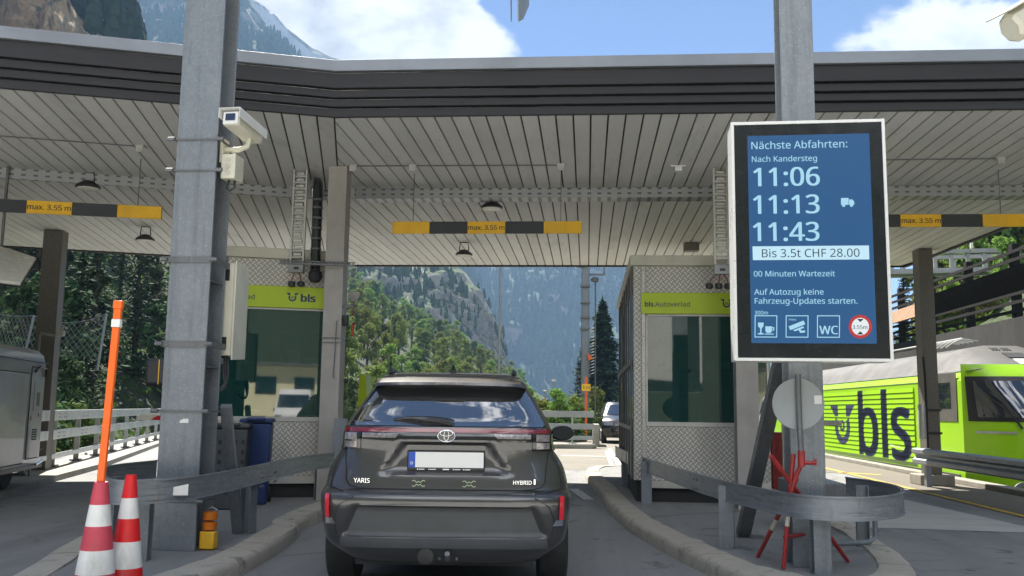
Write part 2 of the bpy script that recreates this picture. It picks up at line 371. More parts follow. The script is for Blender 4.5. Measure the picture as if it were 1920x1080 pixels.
def tread():
    t = NT('tread_plate')
    xyz = t.sep()
    # pattern runs in the plane of the sheet: use x+y across and z upwards
    u = t.math('ADD', xyz[0], xyz[1]); k = 1 / .052
    a = t.math('MULTIPLY', t.math('ADD', u, xyz[2]), k * .7071); b = t.math('MULTIPLY', t.math('SUBTRACT', u, xyz[2]), k * .7071)
    fa, fb = t.math('SUBTRACT', t.math('FRACT', a), .5), t.math('SUBTRACT', t.math('FRACT', b), .5)
    par = t.math('MODULO', t.math('ABSOLUTE', t.math('ADD', t.math('FLOOR', a), t.math('FLOOR', b))), 2.0)
    def el(p, q): return t.math('ADD', t.math('POWER', t.math('DIVIDE', t.math('ABSOLUTE', p), .62), 2), t.math('POWER', t.math('DIVIDE', t.math('ABSOLUTE', q), .17), 2))
    m1 = t.math('LESS_THAN', el(fa, fb), 1.0); m2 = t.math('LESS_THAN', el(fb, fa), 1.0)
    h = t.math('ADD', t.math('MULTIPLY', par, m1), t.math('MULTIPLY', t.math('SUBTRACT', 1.0, par), m2), True)
    g = t.noise(3, 6, .65)
    dg_ = t.ramp(t.noise(.9, 9, .75, t.obj((1, 1, .35)), .5), [(.46, 0.0), (.72, .55)])
    t.base(t.mix(dg_, t.mix(h, t.mix(g, (.32, .305, .27), (.43, .41, .36)), t.mix(g, (.66, .64, .58), (.78, .76, .70))), (.15, .14, .115))); t.metal(.05); t.rough(t.math('ADD', t.math('MULTIPLY', t.noise(9, 3), .25), .3)); t.bump(h, .6, .006)
    return t.mat
M['tread'] = tread()
def planks():
    t = NT('ceiling_planks'); isl = t.island()
    gr = t.noise(3, 8, .7, t.obj((9, .7, 1))); st = t.noise(.35, 5, .65)
    c = t.mix(isl, (.60, .595, .575), (.70, .695, .67)); c = t.mix(t.ramp(gr, [(.5, 0.0), (.8, .5)]), c, (.5, .48, .45)); c = t.mix(t.ramp(st, [(.45, 0.0), (.75, .45)]), c, (.5, .49, .47))
    ks = t.ramp(t.voro(1.0, vec=t.obj((2.6, 7, 1))), [(.0, 1.0), (.06, 0.0)])
    c = t.mix(t.math('MULTIPLY', ks, .55), c, (.2, .18, .16))
    c = t.mix(t.ramp(t.noise(1.1, 8, .75, t.obj((1.6, .35, 1), loc=(3, 1, 0))), [(.54, 0.0), (.70, .5)]), c, (.34, .33, .31))
    t.base(c); t.rough(.7); t.bump(gr, .25, .004); return t.mat
M['planks'] = planks()
def fascia():
    t = NT('fascia_boards'); gr = t.noise(2.2, 9, .72, t.obj((.5, 3, 7)))
    c = t.mix(gr, (.006, .0058, .008), (.026, .0245, .026)); ks = t.ramp(t.voro(1.6, vec=t.obj((1, 1, 5))), [(.0, 1.0), (.05, 0.0)])
    t.base(t.mix(ks, c, (.02, .018, .016))); t.rough(.62); t.bump(gr, .4, .006); return t.mat
M['fascia'] = fascia()
M['flash'] = plain('roof_flashing', (.23, .25, .28), .4, .35, .12, 1.5, dirt=.2)
def perf():
    t = NT('perforated_tray'); x = t.sep()
    s1 = t.math('LESS_THAN', t.math('FRACT', t.math('MULTIPLY', x[0], 7.0)), .38); s2 = t.math('LESS_THAN', t.math('ABSOLUTE', t.math('SUBTRACT', t.math('FRACT', t.math('MULTIPLY', x[2], 14.0)), .5)), .18)
    t.base(t.mix(t.math('MULTIPLY', s1, s2), t.mix(t.noise(4, 4), (.26, .27, .275), (.38, .39, .39)), (.10, .10, .105))); t.metal(.3); t.rough(.45); return t.mat
M['perf'] = perf()
def glass(name, tint, alpha, rough=.02):
    t = NT(name); t.base(tint); t.rough(rough); t.p.inputs['Specular IOR Level'].default_value = .7; t.p.inputs['Coat Weight'].default_value = .6; t.p.inputs['Coat Roughness'].default_value = .01
    t.p.inputs['Alpha'].default_value = alpha; return t.mat
M['glass'] = glass('green_booth_glass', (.006, .055, .046), .74); M['glass'].node_tree.nodes['Principled BSDF'].inputs['IOR'].default_value = 1.95
M['car_glass'] = glass('dark_car_glass', (.008, .009, .011), .985); M['car_glass'].node_tree.nodes['Principled BSDF'].inputs['IOR'].default_value = 3.0
M['train_glass'] = glass('train_glass', (.015, .02, .03), .97); M['train_glass'].node_tree.nodes['Principled BSDF'].inputs['IOR'].default_value = 2.0
def car_paint(name, col):
    t = NT(name); fl = t.voro(900, out='Color')
    t.base(t.mix(t.math('MULTIPLY', t.noise(700, 1), .5), col, tuple(x * 1.6 for x in col))); t.metal(.55); t.rough(t.math('ADD', t.math('MULTIPLY', t.noise(2.5, 5), .12), .24)); t.p.inputs['Coat Weight'].default_value = 1; t.p.inputs['Coat Roughness'].default_value = .05
    return t.mat
M['paint'] = car_paint('grey_metallic_paint', (.055, .054, .055)); M['paint_black'] = car_paint('black_metallic_paint', (.012, .013, .015))
M['bumper'] = plain('grey_bumper_plastic', (.075, .079, .083), .5, 0, .12, 5, .05)
M['gloss_black'] = plain('gloss_black', (.010, .010, .012), .12, 0, .1, 4, coat=1)
M['red_lens'] = plain('red_lens', (.16, .006, .014), .12, 0, .15, 12, coat=1); M['reflector'] = plain('red_reflector', (.62, .02, .035), .2, 0, .12, 30, coat=.8)
M['clear_lens'] = plain('smoked_lens', (.24, .22, .22), .15, .2, .5, 45, coat=1)
M['plate_white'] = plain('plate_white', (.72, .72, .70), .4, 0, .02, 3); M['plate_blue'] = plain('plate_blue', (.012, .07, .42), .4, 0, .04, 3)
M['white_paint'] = plain('white_paint', (.72, .72, .71), .25, 0, .04, 3, coat=.5)
def lime_train():
    t = NT('lime_train_paint'); c = t.mix(t.noise(1.2, 5), (.30, .60, .004), (.36, .68, .006))
    d = t.ramp(t.noise(.9, 8, .7, t.obj((1, 1, .4))), [(.52, 0.0), (.8, .35)])
    t.base(t.mix(d, c, (.16, .22, .03))); t.rough(.36); t.p.inputs['Coat Weight'].default_value = .3; return t.mat
M['lime_train'] = lime_train()
M['train_roof'] = plain('train_roof_grey', (.065, .064, .060), .75, .0, .3, 1.4, .1, dirt=.85)
M['train_grey'] = plain('train_dark_grey', (.10, .095, .085), .5, 0, .25, 2, dirt=.3)
def leaf(name, a, b, c2=None, trans=.25):
    t = NT(name); i = t.island(); c = t.mix(i, a, b)
    if c2: c = t.mix(t.ramp(t.noise(.45, 3), [(.45, 0.0), (.65, .7)]), c, c2)
    oi = t.n.new('ShaderNodeObjectInfo'); hs = t.n.new('ShaderNodeHueSaturation'); t.l.new(c, hs.inputs['Color'])
    t.l.new(t.math('ADD', t.math('MULTIPLY', oi.outputs['Random'], .07), .465), hs.inputs['Hue']); t.l.new(t.math('ADD', t.math('MULTIPLY', oi.outputs['Random'], .7), .65), hs.inputs['Value'])
    t.base(hs.outputs[0]); t.rough(.8); t.p.inputs['Specular IOR Level'].default_value = .08
    tr = t.n.new('ShaderNodeBsdfTranslucent'); t.l.new(hs.outputs[0], tr.inputs['Color']); mx = t.n.new('ShaderNodeMixShader'); mx.inputs[0].default_value = trans
    t.l.new(t.p.outputs[0], mx.inputs[1]); t.l.new(tr.outputs[0], mx.inputs[2]); t.l.new(mx.outputs[0], t.n['Material Output'].inputs[0]); return t.mat
M['leaf_light'] = leaf('light_broadleaf', (.10, .16, .025), (.22, .27, .05), (.13, .20, .045), .4)
M['leaf_mid'] = leaf('mid_broadleaf', (.045, .085, .022), (.10, .15, .035), None, .3)
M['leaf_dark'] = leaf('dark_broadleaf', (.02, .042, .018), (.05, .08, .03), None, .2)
M['needle'] = leaf('conifer_needles', (.014, .035, .02), (.038, .068, .03), None, .12)
def grassm(name, a, b, c_):
    t = NT(name); c = t.mix(t.noise(.22, 7, .65), a, b); c = t.mix(t.ramp(t.noise(2.5, 7, .7), [(.45, 0.0), (.7, .8)]), c, c_); t.base(c); t.rough(.95); t.bump(t.noise(5, 8, .7), 1.0, .25); return t.mat
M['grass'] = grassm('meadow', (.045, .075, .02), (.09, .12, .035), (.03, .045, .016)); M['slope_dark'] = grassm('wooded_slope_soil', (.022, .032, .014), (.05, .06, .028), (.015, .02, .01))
def rock(name, ra, rb, rc, forest, fbias, sc=1.0):
    t = NT(name); g = t.n.new('ShaderNodeNewGeometry')
    st = t.noise(.05 * sc, 11, .72, t.obj((1.6, 1.6, .45))); c = t.mix(t.ramp(st, [(.3, 0.0), (.7, 1.0)]), ra, rb)
    c = t.mix(t.ramp(t.noise(.12 * sc, 10, .75, t.obj((1, 1, .6), (.5, .3, 0)), 1.2), [(.47, 0.0), (.6, .8)]), c, rc)
    nz = t.n.new('ShaderNodeSeparateXYZ'); t.l.new(g.outputs['Normal'], nz.inputs[0])
    f = t.math('ADD', t.math('MULTIPLY', nz.outputs[2], .66), t.math('MULTIPLY', t.noise(.03 * sc, 9, .7), .8))
    fo = t.mix(t.noise(.6 * sc, 3), forest, tuple(x * 2.1 for x in forest))
    t.base(t.mix(t.ramp(f, [(fbias, 0.0), (min(.99, fbias + .14), 1.0)]), c, fo)); t.rough(.95); t.bump(t.math('ADD', t.noise(.35 * sc, 10, .75), t.math('MULTIPLY', t.voro(.16 * sc), .8)), 1.0, 3.0 / sc); return t.mat
M['cliff'] = rock('brown_cliff', (.34, .20, .09), (.62, .43, .235), (.11, .09, .06), (.022, .04, .016), .78, 1.6)
M['cliff_grey'] = rock('grey_cliff', (.30, .27, .225), (.62, .57, .48), (.17, .155, .13), (.05, .075, .03), .74, .8)
M['mountain'] = rock('forested_mountain', (.30, .25, .19), (.55, .47, .37), (.16, .14, .11), (.026, .048, .022), .56, .35)
M['far_mountain'] = rock('far_mountain', (.5, .5, .49), (.75, .75, .73), (.42, .42, .41), (.05, .07, .04), .85, .2)  # pale rock colours stand in for fog on the far ridge

# ------------------------------------------------------------------ text helpers
FONT = None
try:      # Blender's own interface typeface, a plain grotesque; the built-in default serves when it is absent
    import os
    FONT = bpy.data.fonts.load(os.path.join(bpy.utils.system_resource('DATAFILES'), 'fonts', 'NotoSansHebrew-Regular.woff2'))
except Exception:
    FONT = None
def text_mesh(s, bold=0.0, ext=.004):
    cu = bpy.data.curves.new('lettering', 'FONT'); cu.body = s; cu.size = 1; cu.offset = bold; cu.extrude = ext; cu.resolution_u = 3
    if FONT: cu.font = FONT
    ob = bpy.data.objects.new('lettering_source', cu); COL.objects.link(ob); bpy.context.view_layer.update()
    me = bpy.data.meshes.new_from_object(ob.evaluated_get(bpy.context.evaluated_depsgraph_get()))
    bpy.data.objects.remove(ob); bpy.data.curves.remove(cu)
    vs = [v.co.copy() for v in me.vertices]; fs = [tuple(p.vertices) for p in me.polygons]; bpy.data.meshes.remove(me)
    return vs, fs
def text_on(mb, s, o, u, v, width=None, height=None, bold=0.0, m=0, lift=.003, sx=1.0, thick=.002):
    """lettering laid on a plane: o = lower left of the first letter, u/v = unit directions, scaled to width (or cap height)"""
    vs, fs = text_mesh(s, 0.0)
    x0, x1 = min(p.x for p in vs), max(p.x for p in vs); k = width / (x1 - x0) if width else height / .72
    u, v = Vector(u), Vector(v); n = u.cross(v).normalized(); o = Vector(o)
    zs = max(abs(p.z) for p in vs)
    for q, dx in enumerate((0,) if bold <= 0 else (-.45, .45, 0)):   # heavier strokes: the same letters set twice more, a hair to each side
        for dy in ((0,) if bold < .03 else (-.3, .3)):
            mb.add([o + u * ((p.x - x0 + dx * bold * 1.6) * k * sx) + v * ((p.y + dy * bold) * k) + n * (lift + .00035 * (q + (dy > 0) * .5) + (thick if p.z > 0 else 0)) for p in vs], fs, m)
    return (x1 - x0) * k * sx
def flat(mb, pts, o, u, v, lift=.003, m=0, k=1.0, thick=.002):
    u, v, o = Vector(u), Vector(v), Vector(o); n = u.cross(v).normalized()
    if sum(pts[i][0] * pts[(i + 1) % len(pts)][1] - pts[(i + 1) % len(pts)][0] * pts[i][1] for i in range(len(pts))) < 0: pts = pts[::-1]
    mb.plate([o + u * (a * k) + v * (b * k) + n * (lift + thick) for a, b in pts], thick, m)
def ring2(cx, cy, r, n=28, a0=0, a1=360): return [(cx + r * math.cos(R_(a0 + (a1 - a0) * i / n)), cy + r * math.sin(R_(a0 + (a1 - a0) * i / n))) for i in range(n + (0 if a1 - a0 == 360 else 1))]
def annulus(mb, cx, cy, r0, r1, o, u, v, lift=.003, m=0, n=28, sy=1.0):
    u, v, o = Vector(u), Vector(v), Vector(o); nn = u.cross(v).normalized()
    P = lambda r, a: o + u * (cx + r * math.cos(a)) + v * (cy + r * sy * math.sin(a)) + nn * lift
    mb.grid([[P(r0, 2 * math.pi * i / n), P(r1, 2 * math.pi * i / n)] for i in range(n + 1)], m, True)
def winged_wheel(mb, o, u, v, k, lift=.003, m=0):
    # wings left and right with a hanging U-shaped wheel between them; unit box about 1.5 wide, 1 high
    flat(mb, [(0, 1.0), (.50, 1.0), (.50, .72), (.30, .72), (.16, .86)], o, u, v, lift, m, k)
    flat(mb, [(1.5, 1.0), (1.0, 1.0), (1.0, .72), (1.2, .72), (1.34, .86)], o, u, v, lift, m, k)
    uu, vv, oo = Vector(u), Vector(v), Vector(o); nn = uu.cross(vv).normalized()
    rows = []
    for i in range(25):
        a = R_(150 + 240 * i / 24)
        rows.append([oo + (uu * (.75 + r * math.cos(a)) + vv * (.46 + r * math.sin(a))) * k + nn * lift for r in (.27, .46)])
    mb.grid(rows, m, True)
    annulus(mb, .75 * k, .48 * k, .07 * k, .15 * k, o, u, v, lift, m, 20)

def catmull(pts, per=8, closed=False):
    P = [Vector((p[0], p[1], p[2] if len(p) > 2 else 0)) for p in pts]; out = []; n = len(P)
    for i in range(n if closed else n - 1):
        a, b, c, d = (P[(i - 1) % n] if closed or i else P[0]), P[i], P[(i + 1) % n], (P[(i + 2) % n] if closed or i < n - 2 else P[-1])
        for k in range(per):
            t = k / per
            out.append(.5 * ((2 * b) + (c - a) * t + (2 * a - 5 * b + 4 * c - d) * t * t + (3 * b - a - 3 * c + d) * t ** 3))
    if not closed: out.append(P[-1])
    return out

# ------------------------------------------------------------------ ground, road, platform
mb = MB(); mb.grid([[Vector((x, y, -.36)) for x in (-6000, -400, -60, 60, 400, 6000)] for y in (-6000, -300, -60, 60, 400, 6000)], 0, True); struct(mb, 'ground', M['grass'], flat=True)
mb = MB(); mb.prism([(-18, -90), (7.28, -90), (7.28, 38), (3.2, 60), (-1.5, 60), (-4, 37), (-17.5, 37)], -.3, 0.0); struct(mb, 'road', M['asphalt'], flat=True)
mb = MB(); mb.add([(-40, -50, .004), (60, -50, .004), (60, 4.6, .004), (-40, 4.6, .004)], [(0, 1, 2, 3)]); struct(mb, 'bounce_yard', M['bounce_yard'], flat=True); mb = MB(); mb.add([(-3.9, 21.0, .004), (3.2, 21.0, .004), (3.2, 58, .004), (-1.4, 58, .004), (-3.9, 37, .004)], [(0, 1, 2, 3, 4)]); struct(mb, 'concrete_road', M['pale_road'], flat=True)  # pale ground behind the camera is added to throw light under the canopy
mb = MB(); P = [at(1552, 908, z=.004), at(1680, 933, z=.004), at(1940, 991, z=.004), at(1940, 999, z=.004), at(1600, 988, z=.004), at(1540, 955, z=.004)]
mb.add(P, [tuple(range(6))[::-1]]); struct(mb, 'concrete_pad', M['pad'], flat=True)
mb = MB(); mb.add([(5.72, 9, .006), (7.27, 9, .006), (7.27, 60, .006), (5.0, 60, .006), (3.3, 30, .006), (3.3, 21.6, .006), (5.72, 21.6, .006)], [(0, 1, 2, 3, 4, 5, 6)]); struct(mb, 'platform', M['platform'], flat=True)
mb = MB(); mb.span((7.1, -10, .0), (7.36, 60, .10)); struct(mb, 'platform_edge', M['conc'], bev=.015)
mb = MB(); mb.add([(5.62, 8, .012), (5.74, 8, .012), (5.80, 24, .012), (5.68, 24, .012)], [(0, 1, 2, 3)])
a, b = at(1572, 886, z=.012), at(1655, 891, z=.012); mb.add([a + Vector((-.05, 0, 0)), b + Vector((-.05, 0, 0)), b + Vector((.05, .25, 0)), a + Vector((.05, .25, 0))], [(0, 1, 2, 3)])
struct(mb, 'platform_markings', M['line_yellow'], flat=True)
mb = MB()
def stripe(p, q, w):
    p, q = Vector((p.x, p.y, .005)), Vector((q.x, q.y, .005)); d = (q - p).normalized(); n = Vector((-d.y, d.x, 0)) * w / 2
    mb.add([p - n, q - n, q + n, p + n], [(0, 1, 2, 3)])
stripe(at(1075, 917, z=0), at(1104, 937, z=0), .16)
stripe(at(1052, 854, z=0), at(1143, 856, z=0), .22)
stripe(at(1143, 842, z=0), at(1166, 880, z=0), .14); stripe(at(1137, 846, z=0), at(1150, 880, z=0), .10)
stripe(at(180, 897, z=0), at(300, 902, z=0), .12)
struct(mb, 'road_markings', M['line_white'], flat=True)

def island(pts, name):
    o = catmull(pts, 6, True); n = len(o); C = sum(o, Vector()) / n
    if sum(o[i].x * o[(i + 1) % n].y - o[(i + 1) % n].x * o[i].y for i in range(n)) < 0: o = o[::-1]
    def off(w): return [Vector((p.x, p.y, 0)) + Vector((-(o[(i + 1) % n] - o[i - 1]).y, (o[(i + 1) % n] - o[i - 1]).x, 0)).normalized() * w for i, p in enumerate(o)]
    rings = [(off(0), -.05), (off(.005), .085), (off(.03), .12), (off(.06), .128), (off(.27), .132), (off(.285), .09)]
    rows = []
    for i in range(n + 1):
        r_ = []
        for k, (q, z) in enumerate(rings):
            j = .010 * noise.noise(Vector((q[i % n].x * 3, q[i % n].y * 3, k))) + .008 * noise.noise(Vector((q[i % n].x * 11, q[i % n].y * 11, k * 2.0))); r_.append(Vector((q[i % n].x + j, q[i % n].y + j, z + (j if k in (2, 3, 4) else 0))))
        rows.append(r_)
    # one kerbstone after another, with narrow open joints
    mb = MB(); i0 = 0; rk = random.Random(n)
    while i0 < n:
        d_ = 0; i1 = i0
        while i1 < n and d_ < .95: d_ += (rows[i1 + 1][0] - rows[i1][0]).length; i1 += 1
        seg = [list(r) for r in rows[i0:i1 + 1]]; dz = rk.uniform(-.004, .004)
        seg[0] = [a.lerp(b, min(.45, .016 / max(.01, (b - a).length))) for a, b in zip(seg[0], seg[1])]; seg = [[p + Vector((0, 0, dz)) for p in r] for r in seg]
        mb.grid(seg, 0, True); mb.add(seg[0], [tuple(range(6))]); mb.add(seg[-1], [tuple(range(5, -1, -1))]); i0 = i1
    struct(mb, 'kerb', M['kerb'], ang=50)
    q = off(.275); mb = MB(); mb.add([(p.x, p.y, .118) for p in q], [tuple(range(n))]); struct(mb, 'traffic_island', M['asphalt'], flat=True)
island([(.15, 20.4), (.235, 13.9), (.40, 11.2), (.62, 9.6), (.92, 8.1), (1.16, 7.3), (1.55, 6.85), (2.05, 6.88), (2.42, 7.33), (2.64, 8.1), (2.80, 9.4), (2.85, 11.5), (2.85, 20.4)], 'right')
island([(-3.2, 20), (-3.05, 10.9), (-2.85, 9.3), (-2.69, 7.9), (-2.66, 7.0), (-2.74, 6.2), (-3.05, 5.6), (-3.5, 5.5), (-3.85, 6.0), (-4.12, 6.85), (-4.42, 7.8), (-4.9, 9.6), (-5.5, 12), (-6.4, 16), (-7.4, 20)], 'left')
# pale kerb of the bridge on the left
mb = MB(); kl = [(-6.9, 8.5), (-7.8, 12.1), (-8.75, 14.85), (-9.8, 18.5), (-12.9, 27.3), (-17, 39)]
mb.grid([[Vector((x + s, y + .33 * s, z)) for s, z in ((0, -.02), (-.01, .10), (-.95, .12), (-.96, -.1))] for x, y in kl]); struct(mb, 'bridge_kerb', M['conc'], bev=0)
mb = MB(); mb.add([(-8, 8.7, .101), (-9.0, 12.3, .101), (-10, 15, .101), (-22, 15, .101), (-22, 2, .101), (-8, 2, .101)], [tuple(range(6))]); struct(mb, 'pavement', M['asphalt'], flat=True)

# ------------------------------------------------------------------ terrain
def sst0(t): t = max(0, min(1, t)); return t * t * (3 - 2 * t)
def fbm(x, y, z, o=5): return noise.fractal(Vector((x, y, z)), 1.0, 2.0, o)
def left_z(x, y):
    if y < 42: xb = -10.2 - .33 * (y - 15)
    elif y < 70: xb = -19.1 + (y - 42) * .2
    else: xb = -13.5 + min(1, (y - 70) / 160) * 9
    s = .58 if y < 50 else .58 - .02 * min(1, (y - 50) / 40)
    d = max(0, xb - x)
    return -.45 + s * d * min(1, d / 3) + min(d, 6) * .16 * fbm(x * .12, y * .12, 3) + min(d, 30) * .06 * fbm(x * .03, y * .03, 9)
xs = [-160 + i * 2.2 for i in range(72)]; ys = [6 + 2.2 * j for j in range(40)] + [94 + 7 * j for j in range(38)]
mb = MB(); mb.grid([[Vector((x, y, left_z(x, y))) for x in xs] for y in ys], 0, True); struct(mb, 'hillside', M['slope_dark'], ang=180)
def right_z(x, y):
    xb = 12.2 + max(0, .31 * (y - 34)); d = max(0, x - xb)
    return min(3.9 if x > 11.9 else -.4, 3.9) + (.62 * d * min(1, d / 4) + .3 * min(d, 4) * fbm(x * .15, y * .15, 2) if x > 11.9 else 0)
mb = MB(); mb.grid([[Vector((x, y, right_z(x, y))) for x in [11.95 + i * 1.4 for i in range(56)]] for y in [-20 + j * 3 for j in range(60)]], 0, True); struct(mb, 'embankment', M['grass'], ang=180)

def mountain(name, ridge, d_ridge, d_base, mat, amp, nsc, nu=130, nv=60, zb=-6, prof=.8, seed=0.0, fine=.25):
    xs = [p[0] for p in ridge]
    def ry(px):
        for (a, ya), (b, yb) in zip(ridge, ridge[1:]):
            if px <= b: return ya + (yb - ya) * (px - a) / (b - a)
        return ridge[-1][1]
    rows = []
    for j in range(nv + 14):
        t = j / nv; row = []
        for i in range(nu + 1):
            px = xs[0] + (xs[-1] - xs[0]) * i / nu; top = at(px, ry(px), y=d_ridge)
            if t <= 1:
                base = at(px, 760, y=d_base); p = Vector((base.x + (top.x - base.x) * t, base.y + (top.y - base.y) * t, zb + (top.z - zb) * t ** prof))
                w = min(1, t * 4) * (1 if t < .8 else (1 - (t - .8) / .2 * .75))
            else:
                q = t - 1; p = Vector((top.x, top.y + q * (d_ridge - d_base) * 2.5, top.z - (top.z - zb) * q * 2.0)); w = .25 + q
            n1 = noise.ridged_multi_fractal(Vector((p.x * nsc, p.y * nsc * .6 + seed, p.z * nsc * .45)), .9, 2.1, 6, 1.0, 2.0) - 1.0
            n2 = fbm(p.x * nsc * 4, seed + p.y * nsc * 4, p.z * nsc * 3, 5)
            p = p + Vector((n1 * amp * .35 * w + n2 * amp * fine * .5 * w, -n1 * amp * w - n2 * amp * fine * w, n2 * amp * fine * .6 * min(w, .5)))
            row.append(p)
        rows.append(row)
    mb = MB(); mb.grid(rows, 0, False); o = struct(mb, name, mat, ang=180); return o, rows
CLIFF, cliff_rows = mountain('cliff', [(-420, -900), (-120, -520), (120, -240), (205, -70), (238, 20), (262, 85), (300, 300), (330, 640)], 235, 150, M['cliff'], 16, .03, 110, 80, prof=.62, seed=2.0, fine=.35)
MID, mid_rows = mountain('rock_face', [(380, 120), (560, 300), (700, 395), (800, 445), (868, 505), (905, 560), (938, 640), (950, 700), (990, 768)], 430, 330, M['cliff_grey'], 16, .018, 150, 90, prof=.75, seed=5.0, fine=.45)
LEFTM, leftm_rows = mountain('mountain', [(60, -60), (250, -55), (380, -50), (440, -32), (478, 20), (520, 66), (566, 122), (640, 215), (760, 350), (900, 540)], 1000, 640, M['mountain'], 60, .006, 130, 80, prof=.75, seed=9.0)
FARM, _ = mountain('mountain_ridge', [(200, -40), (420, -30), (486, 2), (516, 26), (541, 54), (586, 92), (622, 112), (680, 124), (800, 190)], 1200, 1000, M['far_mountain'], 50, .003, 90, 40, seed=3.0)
RIGHTM, right_rows = mountain('valley_mountain', [(560, 380), (760, 380), (900, 385), (1010, 385), (1100, 400), (1170, 452), (1290, 500), (1450, 560), (1640, 640), (1800, 740)], 1750, 900, M['mountain'], 100, .0035, 150, 90, prof=.85, seed=13.0)

mb = MB(); mb.grid([[Vector((x, y, -.4 + 70 * sst0((-60 - y) / 130.) + 6 * fbm(x * .02, y * .02, 1))) for x in range(-400, 401, 16)] for y in range(-300, -55, 12)], 0, True); struct(mb, 'hill', M['slope_dark'], ang=180)
# ------------------------------------------------------------------ canopy roof
can = thing('canopy', 'wide flat canopy roof with grey plank ceiling and dark stepped fascia over the toll lanes', 'canopy', (0, 14, 0))
HC = 4.5
c0 = Vector((-2.80, 9.86)); s_dir = Vector((-.252, 1.0)).normalized(); l_dir = Vector((-3.184, -1.085)).normalized()
bL0 = Vector((-5.47, 20.52)); bl_dir = Vector((-6.57, -2.57)).normalized(); XR0, XR1 = 7.42, 6.86
def isect(p, d, q, e):
    den = d.x * e.y - d.y * e.x; t = ((q.x - p.x) * e.y - (q.y - p.y) * e.x) / den; return p + d * t
mb = MB(); PW, GAP = .192, .021; x = XR0 - .1
while x > -5.6:
    xa, xb_ = x - PW + GAP, x; x -= PW
    def edges(xx):
        y0 = 9.86 if xx >= c0.x else 9.86 + (c0.x - xx) / .252; y1 = 20.52
        if xx > XR1: y1 = 9.86 + (XR0 - xx) / (XR0 - XR1) * 10.66
        return y0, y1
    a, b = edges(xa), edges(xb_)
    if a[1] - a[0] < .05: continue
    mb.prism([(xa, a[0]), (xb_, b[0]), (xb_, b[1]), (xa, a[1])], HC, HC + .03)
u = GAP
lw = PW
while u < 16:
    p0, p1 = c0 + l_dir * u, c0 + l_dir * (u + lw - GAP); q0, q1 = isect(p0, s_dir, bL0, bl_dir), isect(p1, s_dir, bL0, bl_dir)
    mb.prism([tuple(p0), tuple(p1), tuple(q1), tuple(q0)], HC, HC + .03); u += lw
mb.build('ceiling', M['planks'], can, flat=True)
Lf, Lb = c0 + l_dir * 16.2, bL0 + bl_dir * 16
roofpoly = [(XR0 - .02, 9.9), (XR1 - .02, 20.5), (bL0.x, 20.5), (Lb.x, Lb.y), (Lf.x, Lf.y + .05), (c0.x, 9.92)]
mb = MB(); mb.prism(roofpoly, HC + .034, HC + .60); mb.build('roof_slab', M['dark'], can, flat=True)
def offs_front(d):   # front line pushed towards the traffic by d
    n1 = Vector((0, -1)); n2 = Vector((l_dir.y, -l_dir.x)); n2 = n2 if n2.y < 0 else -n2
    A = Vector((XR0 + .2, 9.86)) + n1 * d; B = isect(Vector((0, 9.86)) + n1 * d, Vector((1, 0)), c0 + n2 * d, l_dir); C_ = c0 + l_dir * 16.3 + n2 * d
    return [A, B, C_]
def front_board(mb, d0, d1, z0, z1):
    o, i = offs_front(d1), offs_front(d0); mb.prism([tuple(p) for p in o] + [tuple(p) for p in i[::-1]], z0, z1)
for d1, z0, z1 in ((.05, 4.485, 4.578), (.085, 4.590, 4.672), (.12, 4.684, 4.768), (.155, 4.780, 4.95)):
    mb = MB(); front_board(mb, 0.0, d1, z0, z1); mb.build('fascia_board', M['fascia'], can, bev=.006)
mb = MB(); front_board(mb, -.3, .19, 4.962, 5.09); mb.build('roof_flashing', M['flash'], can, bev=.006)
mb = MB(); mb.bar((XR0 + .01, 9.9, 4.72), (XR1 + .01, 20.6, 4.72), .08, .5); mb.bar((XR1, 20.58, 4.72), (bL0.x, 20.58, 4.72), .08, .5); mb.bar((bL0.x, bL0.y + .05, 4.72), (Lb.x, Lb.y + .05, 4.72), .08, .5)
mb.build('rear_fascia', M['fascia'], can, bev=.004)
# columns
def column(cx, cy, w, d, z0, mat, rz=0, foot=True):
    mb = MB(); t = .022
    for s in (-1, 1): mb.box((cx + (-s * math.sin(rz)) * (d / 2 - t / 2), cy + s * math.cos(rz) * (d / 2 - t / 2), (z0 + 4.49) / 2), (w, t, 4.49 - z0), rz)
    mb.box((cx, cy, (z0 + 4.49) / 2), (t if w < .28 else t, d - 2 * t, 4.49 - z0), rz)
    for s in (-1, 1): mb.box((cx + math.cos(rz) * s * (w / 2 - .012), cy + math.sin(rz) * s * (w / 2 - .012), (z0 + 4.49) / 2), (.018, d - 2 * t, 4.49 - z0), rz)
    return mb.build('column', mat, can)
column(-3.315, 12.03, .245, .24, .10, M['col_grey']); column(2.0, 12.03, .27, .24, .10, M['col_grey'])
column(6.50, 18.5, .26, .34, .2, M['post_brown']); column(-9.9, 16.45, .34, .30, 0.0, M['post_brown'], R_(12))
mb = MB(); mb.box((6.5, 18.5, .1), (.62, .62, .2)); mb.build('column_foot', M['conc'], can, bev=.02)
